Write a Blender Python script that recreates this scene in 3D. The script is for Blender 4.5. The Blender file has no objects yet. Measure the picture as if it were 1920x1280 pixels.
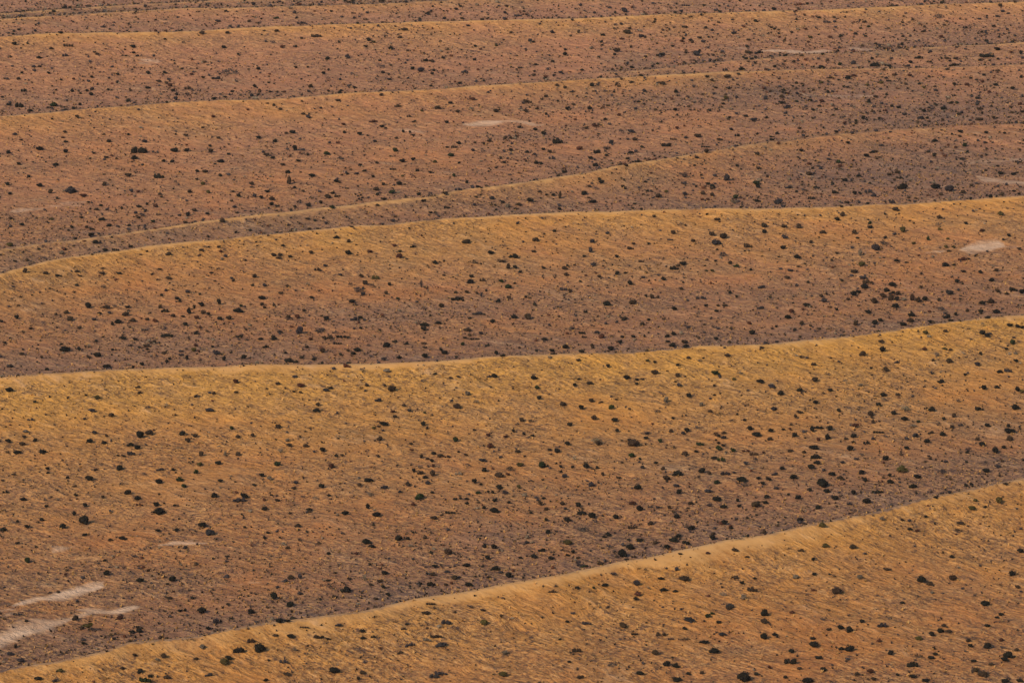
import bpy, math, random
import numpy as np
R = math.radians
sc = bpy.context.scene
col = sc.collection

# ------------------------------------------------------------------ camera
CAM_H, PITCH, LENS = 294.0, R(12.55), 150.0
cam_d = bpy.data.cameras.new("camera")
cam_d.lens = LENS; cam_d.sensor_width = 36.0
cam_d.clip_start = 1.0; cam_d.clip_end = 60000.0
cam = bpy.data.objects.new("camera", cam_d); col.objects.link(cam)
cam.location = (0, 0, CAM_H); cam.rotation_euler = (R(90) - PITCH, 0, 0)
sc.camera = cam

# ------------------------------------------------------------------ sky, sun, exposure
SUN_EL, SUN_AZ = R(32), R(215)          # azimuth clockwise from +Y (the view direction)
w = bpy.data.worlds.new("World"); sc.world = w; w.use_nodes = True
nt = w.node_tree; nt.nodes.clear()
wo = nt.nodes.new("ShaderNodeOutputWorld"); bg = nt.nodes.new("ShaderNodeBackground")
sky = nt.nodes.new("ShaderNodeTexSky"); sky.sky_type = 'NISHITA'; sky.sun_disc = False
sky.sun_elevation = SUN_EL; sky.sun_rotation = SUN_AZ
bg.inputs['Strength'].default_value = 0.075
nt.links.new(sky.outputs[0], bg.inputs[0]); nt.links.new(bg.outputs[0], wo.inputs[0])
sl = bpy.data.lights.new("sun", 'SUN'); sl.energy = 3.0; sl.angle = R(9); sl.color = (1.0, 0.85, 0.68)
sun = bpy.data.objects.new("sun", sl); col.objects.link(sun)
from mathutils import Vector
sdir = Vector((math.sin(SUN_AZ) * math.cos(SUN_EL), math.cos(SUN_AZ) * math.cos(SUN_EL), math.sin(SUN_EL)))
sun.rotation_euler = sdir.to_track_quat('Z', 'Y').to_euler()
sun.location = (0, 0, 500)
sc.view_settings.view_transform = 'Standard'; sc.view_settings.look = 'None'
sc.view_settings.gamma = 1.0; sc.view_settings.use_curve_mapping = False
sc.view_settings.exposure = 0.42

# ------------------------------------------------------------------ helpers
rng = np.random.default_rng(7)
FPX = LENS / 36.0 * 1920.0
cp, sp = math.cos(PITCH), math.sin(PITCH)

def ray(px, py):
    a = (np.asarray(px, float) - 960.0) / FPX
    b = (640.0 - np.asarray(py, float)) / FPX
    return a, cp + b * sp, -sp + b * cp          # world direction of a photo pixel

def on_plane(px, py, z):
    dx, dy, dz = ray(px, py)
    t = (z - CAM_H) / dz
    return dx * t, dy * t

def build_mesh(name, verts, faces, mats, smooth=False, cols=None):
    """faces: (n,4) or (n,3) int array, one mesh in one go"""
    me = bpy.data.meshes.new(name)
    verts = np.asarray(verts, np.float32); faces = np.asarray(faces, np.int32)
    k = faces.shape[1]; n = len(faces)
    me.vertices.add(len(verts)); me.vertices.foreach_set('co', verts.ravel())
    me.loops.add(n * k); me.loops.foreach_set('vertex_index', faces.ravel())
    me.polygons.add(n); me.polygons.foreach_set('loop_start', np.arange(n, dtype=np.int32) * k)
    me.polygons.foreach_set('loop_total', np.full(n, k, np.int32))
    me.polygons.foreach_set('use_smooth', np.full(n, smooth, bool))
    me.update(calc_edges=True)
    if cols is not None:
        at = me.color_attributes.new('tone', 'FLOAT_COLOR', 'POINT')
        at.data.foreach_set('color', np.asarray(cols, np.float32).ravel())
    for m in mats: me.materials.append(m)
    return me

def hash2(ix, iy, seed):
    h = (ix.astype(np.int64) * 374761393 + iy.astype(np.int64) * 668265263 + seed * 1442695041) & 0x7fffffff
    h = ((h ^ (h >> 13)) * 1274126177) & 0x7fffffff
    return ((h ^ (h >> 16)) & 0xffff) / 65535.0

def vnoise(x, y, seed):
    ix, iy = np.floor(x), np.floor(y); fx, fy = x - ix, y - iy
    fx = fx * fx * (3 - 2 * fx); fy = fy * fy * (3 - 2 * fy)
    a = hash2(ix, iy, seed); b = hash2(ix + 1, iy, seed); c = hash2(ix, iy + 1, seed); d = hash2(ix + 1, iy + 1, seed)
    return (a * (1 - fx) + b * fx) * (1 - fy) + (c * (1 - fx) + d * fx) * fy - 0.5

def fbm(x, y, seed, octs=3):
    s = 0; a = 1.0
    for o in range(octs):
        s = s + a * vnoise(x * 2 ** o, y * 2 ** o, seed + o * 17); a *= 0.5
    return s

# ------------------------------------------------------------------ dune crests
# each crest: height, front decay length, back slope length, fade-in x range, line as seen over the plain
CRESTS = [
 (11.5, 62, 27, None, [(0,1262),(50,1250),(100,1245),(130,1237),(200,1224),(237,1210),(312,1202),(362,1197),(425,1185),(480,1175),(550,1165),(630,1152),(695,1140),(780,1122),(855,1110),(955,1095),(1035,1082),(1100,1067),(1160,1052),(1235,1040),(1310,1026),(1365,1014),(1435,1005),(1465,997),(1547,980),(1630,964),(1735,937),(1840,917),(1920,901)]),
 (11.0, 75, 27, None, [(0,707),(60,703),(150,696),(260,690),(400,686),(480,684),(600,683),(720,680),(860,676),(960,670),(1035,666),(1110,662),(1185,659),(1270,655),(1310,650),(1435,647),(1500,639),(1580,631),(1665,620),(1765,607),(1877,595),(1920,591)]),
 (9.5, 60, 28, None, [(0,512),(37,502),(75,494),(125,484),(170,476),(225,470),(275,462),(320,457),(400,450),(475,441),(580,432),(667,425),(755,420),(830,412),(905,409),(955,407),(1010,404),(1085,399),(1160,397),(1260,394),(1435,392),(1515,389),(1615,386),(1690,384),(1765,380),(1815,376),(1920,371)]),
 (6.5, 40, 26, [(1250, 1), (1700, .5)], [(0,467),(37,462),(100,452),(175,445),(225,439),(300,427),(375,417),(475,405),(530,400),(580,392),(655,384),(705,377),(755,371),(805,367),(855,357),(930,351),(960,347),(1035,335),(1110,324),(1185,309),(1260,296),(1322,286),(1385,275),(1440,267),(1502,261),(1590,252),(1665,246),(1765,241),(1920,235)]),
 (8.5, 60, 30, [(1250, 1), (1600, .6)], [(0,217),(87,210),(150,204),(237,199),(325,192),(375,189),(480,186),(580,181),(680,175),(755,171),(830,167),(892,162),(955,160),(1010,155),(1110,147),(1185,144),(1260,140),(1360,136),(1435,134),(1515,131),(1640,130),(1765,127),(1920,121)]),
 (4.5, 40, 24, [(1040, 0), (1200, 1)], [(0,162),(900,150),(1060,143),(1135,136),(1210,129),(1285,122),(1335,117),(1435,111),(1565,100),(1665,95),(1765,87),(1920,80)]),
 (9.0, 55, 32, None, [(0,71),(75,66),(150,64),(225,61),(325,59),(480,51),(630,46),(780,42),(960,39),(1085,34),(1210,29),(1310,25),(1435,22),(1515,20),(1615,16),(1765,9),(1920,4)]),
 (5.0, 45, 32, None, [(0,37),(100,31),(200,25),(325,20),(480,15),(630,10),(755,5),(855,1),(1200,-14),(1920,-45)]),
 (4.0, 45, 32, None, [(0,30),(50,25),(175,16),(275,10),(375,3),(480,-2),(1200,-36),(1920,-66)]),
]
GL = [75, 95, 62, 30, 34, 20, 34, 25, 25] + [30] * 40
GS = [.80, 1.1, .70, .55, .55, .35, .55, .4, .4] + [.4] * 40
CS = [1.15, 1.15, 1.1, .95, .95, .75, 1.0, .8, .8] + [.8] * 40
CW = [7.0, 4.3, 3.2, 2.6, 2.8, 2.2, 3.0, 2.8, 2.8]
crest_xy = []
for H, Lf, Lb, fade, pts in CRESTS:
    p = np.array(pts, float)
    fx = None
    amp = np.interp(p[:, 0], [f[0] for f in fade], [f[1] for f in fade]) if fade else np.ones(len(p))
    X, Y = on_plane(p[:, 0], p[:, 1], H * amp)
    if fade: fx = (X.copy(), amp)
    crest_xy.append((H, Lf, Lb, fx, X, Y))
# dunes out of the frame, in front of it and on towards the horizon
def far_line(y0, slope, H, Lf, Lb):
    X = np.linspace(-6000, 6000, 400)
    Y = y0 + slope * X + 70 * fbm(X / 500.0, X * 0 + y0 * .01, 5)
    crest_xy.append((H, Lf, Lb, None, X, Y))
far_line(640, 0.55, 10, 60, 30)
far_line(330, 0.55, 10, 60, 30)
far_line(0, 0.55, 10, 60, 30)
for k in range(30):
    far_line(2600 + k * 240 + 60 * math.sin(k * 2.3), 0.45, 8 + 2 * math.sin(k * 1.7), 60, 32)

def crest_s(x, c):
    H, Lf, Lb, fx, X, Y = c
    yy = np.interp(x, X, Y)
    m0 = (Y[6] - Y[0]) / (X[6] - X[0]) * 0.5 + 0.25; m1 = (Y[-1] - Y[-6]) / (X[-1] - X[-6]) * 0.5 + 0.25
    yy = yy + np.where(x < X[0], (x - X[0]) * m0, 0) + np.where(x > X[-1], (x - X[-1]) * m1, 0)
    return yy

def terrain(x, y, masks=False):
    x = np.asarray(x, float); y = np.asarray(y, float); shp = x.shape
    x, y = x.ravel(), y.ravel()
    acc = np.zeros_like(x); K = 0.45
    crest = np.zeros_like(x); gold = np.zeros_like(x); val = np.zeros_like(x)
    for i, c in enumerate(crest_xy):
        H, Lf, Lb, fx, X, Y = c
        sa = y - crest_s(x, c)
        ix = np.nonzero((sa > -420) & (sa < 260))[0]
        if not len(ix): continue
        s = sa[ix]; xx = x[ix]; yy = y[ix]
        a = np.interp(xx, fx[0], fx[1]) if fx else 1.0
        hv = 0.9 * vnoise(xx / 34.0, xx * 0 + i * 3.1, 40 + i) + 0.5 * vnoise(xx / 11.0, xx * 0 + i * 3.1, 60 + i)
        tb = np.clip(s / Lb, 0, 1)
        p = np.where(s < 0, np.exp(-np.abs(np.minimum(s, 0)) / Lf), 1 - tb * tb * (3 - 2 * tb))
        p = p * (H + hv) * a
        acc[ix] += np.exp(p / K) - 1.0
        if masks:
            sf = np.maximum(-s, 0); back = s > 3.0
            cw = CW[i] if i < len(CW) else 5.0
            wob = np.clip(1.0 + 1.5 * vnoise(xx / 26.0, yy / 30.0, 90 + i) + .9 * vnoise(xx / 7.0, yy / 9.0, 190 + i), .25, 2.2)
            crest[ix] = np.maximum(crest[ix], np.where(back, 0, a * np.exp(-(sf / (cw * wob)) ** 2) * np.clip(.75 + .9 * vnoise(xx / 40.0, yy / 60.0, 290 + i), .2, 1)) * CS[i])
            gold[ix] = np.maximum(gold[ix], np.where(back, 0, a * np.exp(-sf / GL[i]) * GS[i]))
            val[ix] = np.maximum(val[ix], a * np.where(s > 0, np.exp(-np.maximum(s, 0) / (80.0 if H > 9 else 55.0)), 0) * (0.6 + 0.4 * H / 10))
    z = K * np.log1p(acc)
    damp = np.exp(-z / 6.0)
    z = z + 1.5 * fbm(x / 90.0, y / 70.0, 3, 3) * damp + 0.35 * fbm(x / 14.0, y / 9.0, 9, 2)
    if masks: return tuple(q.reshape(shp) for q in (z, crest, gold, val))
    return z.reshape(shp)

def on_ground(px, py):
    dx, dy, dz = ray(px, py)
    t = (4.0 - CAM_H) / dz
    # march along the ray so that a crest in front catches it first
    px = np.atleast_1d(np.asarray(px, float))
    t0 = (14.0 - CAM_H) / dz; t1 = (-1.5 - CAM_H) / dz
    t0 = np.atleast_1d(t0); t1 = np.atleast_1d(t1); dx = np.atleast_1d(dx); dy = np.atleast_1d(dy); dz = np.atleast_1d(dz)
    hit = t1.copy(); done = np.zeros(len(hit), bool)
    for k in range(61):
        t = t0 + (t1 - t0) * k / 60.0
        below = (CAM_H + dz * t) <= terrain(dx * t, dy * t)
        new = below & ~done; hit[new] = t[new]; done |= new
    X, Y = dx * hit, dy * hit
    return X, Y, terrain(X, Y)

# ------------------------------------------------------------------ node helpers
def newmat(name):
    m = bpy.data.materials.new(name); m.use_nodes = True
    n = m.node_tree; b = n.nodes['Principled BSDF']
    b.inputs['Roughness'].default_value = 0.9
    b.inputs['Specular IOR Level'].default_value = 0.15
    return m, n, b
def N(n, t, **kw):
    o = n.nodes.new(t)
    for k, v in kw.items():
        setattr(o, k, v)
    return o
def mixc(n, fac, a, b, mode='MIX'):
    m = n.nodes.new('ShaderNodeMix'); m.data_type = 'RGBA'; m.blend_type = mode
    for sock, v in ((0, fac), (6, a), (7, b)):
        if isinstance(v, (int, float)): m.inputs[sock].default_value = v
        elif isinstance(v, tuple): m.inputs[sock].default_value = v + (1,) if len(v) == 3 else v
        else: n.links.new(v, m.inputs[sock])
    return m.outputs[2]
def math_(n, op, a, b=None, clamp=False):
    m = n.nodes.new('ShaderNodeMath'); m.operation = op; m.use_clamp = clamp
    for i, v in enumerate((a, b)):
        if v is None: continue
        if isinstance(v, (int, float)): m.inputs[i].default_value = v
        else: n.links.new(v, m.inputs[i])
    return m.outputs[0]
def ramp(n, v, lo, hi):
    m = n.nodes.new('ShaderNodeMapRange'); m.clamp = True
    n.links.new(v, m.inputs[0]); m.inputs[1].default_value = lo; m.inputs[2].default_value = hi
    return m.outputs[0]
def noise(n, vec, scale, detail=3, rough=0.55, sx=1, sy=1, rot=0, lac=2.0):
    m0 = n.nodes.new('ShaderNodeMapping'); m0.inputs['Rotation'].default_value = (0, 0, rot); n.links.new(vec, m0.inputs['Vector'])
    mp = n.nodes.new('ShaderNodeMapping'); mp.inputs['Scale'].default_value = (sx, sy, 1)
    n.links.new(m0.outputs[0], mp.inputs['Vector'])
    t = n.nodes.new('ShaderNodeTexNoise'); t.inputs['Scale'].default_value = scale; t.inputs['Detail'].default_value = detail
    t.inputs['Roughness'].default_value = rough; t.inputs['Lacunarity'].default_value = lac
    n.links.new(mp.outputs[0], t.inputs['Vector'])
    return t.outputs['Fac']

# ------------------------------------------------------------------ clay pans (pale dry ground between the dunes)
PANS = [ # x0,y0,x1,y1,thickness in photo pixels,strength
 (1802,466,1868,459,13,1.0),(1866,461,1918,467,6,.5),(1738,475,1778,473,4,.5),
 (30,1136,110,1120,8,.95),(95,1122,182,1101,13,1.0),(166,1146,248,1134,9,.85),
 (-40,1212,60,1180,22,.9),(45,1184,140,1160,15,.8),(130,1162,222,1142,8,.75),(-20,1154,40,1145,6,.6),(0,1160,60,1150,4,.3),
 (92,1033,135,1027,4,.5),(300,1021,392,1017,5,.7),(450,1098,505,1090,3,.45),
 (868,232,940,231,4,.85),(930,231,1012,233,3,.6),(745,243,800,250,7,.35),
 (1425,97,1500,96,4,.8),(1490,99,1562,97,3,.7),(1590,93,1628,95,4,.5),(1375,90,1430,91,3,.4),
 (1500,177,1640,180,5,.35),(1800,306,1925,299,5,.35),(1840,334,1925,346,9,.6),(1700,352,1790,351,5,.4),
 (25,395,90,390,7,.55),(80,390,170,382,5,.4),(270,116,302,117,3,.6),(0,1085,30,1083,3,.2),
]
PAN_XY = [on_ground(np.array([q[0], q[2]]), np.array([q[1], q[3]]))[:2] for q in PANS]
def pan_mask(x, y):
    m = np.zeros_like(x)
    wx = x + 4 * fbm(x / 12.0, y / 14.0, 21, 3); wy = y + 7 * fbm(x / 11.0, y / 8.0, 23, 3)
    for (x0, y0, x1, y1, th, st), ((X0, X1), (Y0, Y1)) in zip(PANS, PAN_XY):
        dep = math.atan2(CAM_H, (Y0 + Y1) / 2)
        hw = th * 0.5 * (Y0 + Y1) / 2 / FPX / math.sin(dep)
        hx = hw * 0.16
        # distance to the segment, in units of the pan's half width
        ax, ay = (X1 - X0) / hx, (Y1 - Y0) / hw
        bx, by = (wx - X0) / hx, (wy - Y0) / hw
        t = np.clip((bx * ax + by * ay) / (ax * ax + ay * ay), 0, 1)
        d = np.hypot(bx - t * ax, by - t * ay) / (.50 + .65 * np.sin(np.pi * np.clip(t * .9 + .05, 0, 1)) ** .8)
        m = np.maximum(m, st * np.clip((1.75 - d) / 1.4, 0, 1))
    return m

# ------------------------------------------------------------------ ground sheet
xs = np.concatenate([-np.geomspace(30000, 380, 70)[:-1], np.arange(-360, 361, 0.9), np.geomspace(380, 30000, 70)[1:]])
ys = np.concatenate([np.linspace(-3000, 820, 90)[:-1], np.arange(830, 2420, 1.25), np.geomspace(2440, 45000, 420)[1:]])
GX, GY = np.meshgrid(xs, ys)
gz, crest, gold, val = terrain(GX, GY, True)
# wide flats of greyer, litter-covered ground (centre and radii in photo pixels, strength)
FLATS = [(1700,325,400,60,.7),(1500,185,460,26,.65),(1750,215,340,38,.65),(1650,100,320,24,.6),(800,590,380,32,.5),(1350,560,420,30,.4),
         (1500,950,420,60,.5),(950,1010,300,40,.55),(350,640,380,28,.45),(600,1090,420,40,.45),(250,430,300,18,.5),(1100,250,260,16,.4),(130,1210,260,26,.5),
         (500,10,700,16,.35),(1500,8,500,10,.4),(400,190,420,12,.4),(1250,300,300,14,.5),(60,400,240,20,.35)]
def flat_mask(x, y):
    m = np.zeros_like(x); nz = .8 * fbm(x / 30, y / 40, 55, 2)
    for fx_, fy_, rx_, ry_, st_ in FLATS:
        X0, Y0 = on_plane(fx_, fy_, 1.0); Yn = on_plane(fx_, fy_ - ry_, 1.0)[1]
        rX = rx_ * Y0 / FPX; rY = Yn - Y0
        e = ((x - X0) / rX) ** 2 + ((y - Y0 - 0.36 * (x - X0)) / rY) ** 2
        m = np.maximum(m, st_ * np.exp(-e * (1 + nz)))
    return m
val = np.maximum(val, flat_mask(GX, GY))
pan = pan_mask(GX, GY) * np.clip(1.2 - crest * 2, 0, 1)
nv, nu = GX.shape
V = np.stack([GX, GY, gz], -1).reshape(-1, 3)
ii = (np.arange(nv - 1)[:, None] * nu + np.arange(nu - 1)[None, :]).ravel()
F = np.stack([ii, ii + 1, ii + 1 + nu, ii + nu], -1)
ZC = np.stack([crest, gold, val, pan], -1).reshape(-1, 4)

gm, n, b = newmat("dune_sand")
tc = N(n, 'ShaderNodeNewGeometry').outputs['Position']
at = N(n, 'ShaderNodeAttribute'); at.attribute_name = 'tone'
sep = N(n, 'ShaderNodeSeparateColor'); n.links.new(at.outputs['Color'], sep.inputs[0])
mC, mG, mV, mP = sep.outputs[0], sep.outputs[1], sep.outputs[2], at.outputs['Alpha']
# slow warp so that streaks wander
wrp = noise(n, tc, 0.06, 2, 0.5)
vm = N(n, 'ShaderNodeCombineXYZ'); n.links.new(math_(n, 'MULTIPLY', wrp, 9.0), vm.inputs[1]); n.links.new(math_(n, 'MULTIPLY', wrp, 5.0), vm.inputs[0])
va_ = N(n, 'ShaderNodeVectorMath'); va_.operation = 'ADD'; n.links.new(tc, va_.inputs[0]); n.links.new(vm.outputs[0], va_.inputs[1])
tw = va_.outputs[0]
big = noise(n, tc, 0.011, 4, 0.6)
mid = noise(n, tw, 0.06, 5, 0.62, .6, 1, 0.7)
sml = noise(n, tw, 0.33, 5, 0.68, .4, .9, 0.8)
flk = noise(n, tw, 0.80, 4, 0.7, .42, .8, 0.85)
fl2 = noise(n, tc, 1.6, 4, 0.7, .5, .7, 0.6)
fl3 = noise(n, tw, 0.36, 5, 0.72, .35, .8, 0.75)
wsp = noise(n, tw, 1.15, 5, 0.68, .14, .72, 0.62)
pat = noise(n, tc, 0.035, 4, 0.65, 1, 0.6, 0.8)
pat2 = noise(n, tw, 0.10, 4, 0.6, 1, 0.45, -0.5)
def ridge(v, k):
    return math_(n, 'SUBTRACT', 1.0, math_(n, 'MULTIPLY', math_(n, 'ABSOLUTE', math_(n, 'SUBTRACT', v, 0.5)), k), True)
rd1 = ridge(noise(n, tw, 0.22, 4, 0.6, 1, 0.42, 0.55), 16.0)
rd2 = ridge(noise(n, tc, 0.55, 4, 0.62, 1, 0.40, 0.25), 12.0)
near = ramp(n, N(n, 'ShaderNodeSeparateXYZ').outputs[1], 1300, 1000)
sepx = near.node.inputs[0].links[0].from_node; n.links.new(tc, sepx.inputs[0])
ORANGE, ORANGE2, RUST = (0.475, 0.207, 0.070), (0.42, 0.196, 0.090), (0.44, 0.150, 0.040)
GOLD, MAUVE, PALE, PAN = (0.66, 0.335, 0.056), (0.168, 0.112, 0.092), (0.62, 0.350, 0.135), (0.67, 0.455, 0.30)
def off(v, k): return math_(n, 'MULTIPLY', math_(n, 'SUBTRACT', v, 0.5), k)
def add(a, b_): return math_(n, 'ADD', a, b_)
c0 = mixc(n, ramp(n, big, 0.40, 0.60), ORANGE, ORANGE2)
c0 = mixc(n, math_(n, 'MULTIPLY', near, 0.45), c0, (0.40, 0.165, 0.038))  # near soil browner, with lens falloff at the lower edge painted into its colour
c0 = mixc(n, math_(n, 'MULTIPLY', ramp(n, pat, 0.45, 0.70), 0.45), c0, RUST)
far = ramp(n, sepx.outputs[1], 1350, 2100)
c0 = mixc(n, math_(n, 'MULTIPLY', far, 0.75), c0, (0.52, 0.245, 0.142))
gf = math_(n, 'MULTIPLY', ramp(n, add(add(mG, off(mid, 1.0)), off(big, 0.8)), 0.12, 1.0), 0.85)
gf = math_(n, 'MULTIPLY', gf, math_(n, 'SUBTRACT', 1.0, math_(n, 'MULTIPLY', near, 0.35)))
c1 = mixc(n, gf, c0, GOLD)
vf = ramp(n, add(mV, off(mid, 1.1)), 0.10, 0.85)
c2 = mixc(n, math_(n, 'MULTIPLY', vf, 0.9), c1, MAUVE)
# greyer, littered patches
c2 = mixc(n, math_(n, 'MULTIPLY', ramp(n, pat2, 0.50, 0.70), 0.3), c2, (0.30, 0.178, 0.105))
fc = mixc(n, ramp(n, sml, 0.36, 0.64), (0.78, 0.75, 0.76), (1.20, 1.17, 1.12))
c3 = mixc(n, 1.0, c2, fc, 'MULTIPLY')
dens = math_(n, 'SUBTRACT', 1.0, math_(n, 'MULTIPLY', mC, 0.78), True)
dens = math_(n, 'MULTIPLY', dens, add(0.30, math_(n, 'MULTIPLY', ramp(n, pat, 0.62, 0.38), 0.8)))
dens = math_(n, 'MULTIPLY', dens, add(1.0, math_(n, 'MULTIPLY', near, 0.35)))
DARK = (0.060, 0.038, 0.034)
for v, lo, hi, k in ((flk, 0.575, 0.63, 0.8), (fl2, 0.575, 0.63, 0.8), (fl3, 0.60, 0.66, 0.4)):
    c3 = mixc(n, math_(n, 'MULTIPLY', math_(n, 'MULTIPLY', ramp(n, v, lo, hi), dens, True), k), c3, DARK)
c3 = mixc(n, math_(n, 'MULTIPLY', math_(n, 'MULTIPLY', rd1, dens, True), 0.28), c3, DARK)
c3 = mixc(n, math_(n, 'MULTIPLY', math_(n, 'MULTIPLY', rd2, dens, True), 0.35), c3, DARK)
c3 = mixc(n, math_(n, 'MULTIPLY', math_(n, 'MULTIPLY', ramp(n, wsp, 0.55, 0.67), dens, True), 0.28), c3, DARK)
c3 = mixc(n, math_(n, 'MULTIPLY', math_(n, 'MULTIPLY', ramp(n, wsp, 0.46, 0.33), add(0.35, ramp(n, pat, 0.35, 0.62)))  , 0.20), c3, (0.78, 0.44, 0.165))
lt = math_(n, 'MULTIPLY', ramp(n, fl2, 0.47, 0.36), dens, True)
lt2 = math_(n, 'MULTIPLY', ramp(n, flk, 0.44, 0.34), dens, True)
c5 = mixc(n, math_(n, 'MULTIPLY', lt, 0.4), c3, (0.74, 0.42, 0.15))
c5 = mixc(n, math_(n, 'MULTIPLY', lt2, 0.4), c5, (0.74, 0.40, 0.16))
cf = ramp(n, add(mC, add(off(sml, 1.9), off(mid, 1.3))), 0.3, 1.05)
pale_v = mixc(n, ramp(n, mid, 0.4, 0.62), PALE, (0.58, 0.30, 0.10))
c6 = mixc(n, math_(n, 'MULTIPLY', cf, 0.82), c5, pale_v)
pf = ramp(n, add(mP, add(off(sml, 1.2), off(mid, 0.9))), 0.15, 1.05)
c7 = mixc(n, math_(n, 'MULTIPLY', pf, 0.9), c6, PAN)
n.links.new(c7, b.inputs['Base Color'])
hsum = add(add(math_(n, 'MULTIPLY', sml, 1.3), math_(n, 'MULTIPLY', flk, 0.5)), math_(n, 'MULTIPLY', mid, 2.2))
bp = N(n, 'ShaderNodeBump'); n.links.new(math_(n, 'SUBTRACT', 1.0, math_(n, 'MULTIPLY', mC, 0.8), True), bp.inputs['Strength']); bp.inputs['Distance'].default_value = 1.0
n.links.new(hsum, bp.inputs['Height']); n.links.new(bp.outputs[0], b.inputs['Normal'])
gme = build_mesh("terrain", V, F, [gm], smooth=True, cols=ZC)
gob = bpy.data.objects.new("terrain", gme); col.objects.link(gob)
gob['kind'] = 'structure'; gob['label'] = 'long parallel orange sand dunes with pale bare crests and greyer hollows'; gob['category'] = 'dunes'
del V, F, GX, GY, gz, ZC, crest, gold, val, pan

# ------------------------------------------------------------------ haze
HZ = 0.000012
hm = bpy.data.materials.new("haze_air"); hm.use_nodes = True; n = hm.node_tree; n.nodes.clear()
ho = N(n, 'ShaderNodeOutputMaterial'); pv = N(n, 'ShaderNodeVolumePrincipled')
pv.inputs['Color'].default_value = (0.86, 0.84, 0.92, 1); pv.inputs['Density'].default_value = HZ
n.links.new(pv.outputs[0], ho.inputs['Volume'])
x1, y0_, y1_, z0_, z1_ = 31000, -3500, 46000, -6.0, 330.0
hv = [(x, y, z) for z in (z0_, z1_) for y in (y0_, y1_) for x in (-x1, x1)]
hf = [(0, 2, 3, 1), (4, 5, 7, 6), (0, 1, 5, 4), (2, 6, 7, 3), (0, 4, 6, 2), (1, 3, 7, 5)]
ho_ = bpy.data.objects.new("haze", build_mesh("haze", hv, hf, [hm])); col.objects.link(ho_); ho_['kind'] = 'stuff'

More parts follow.
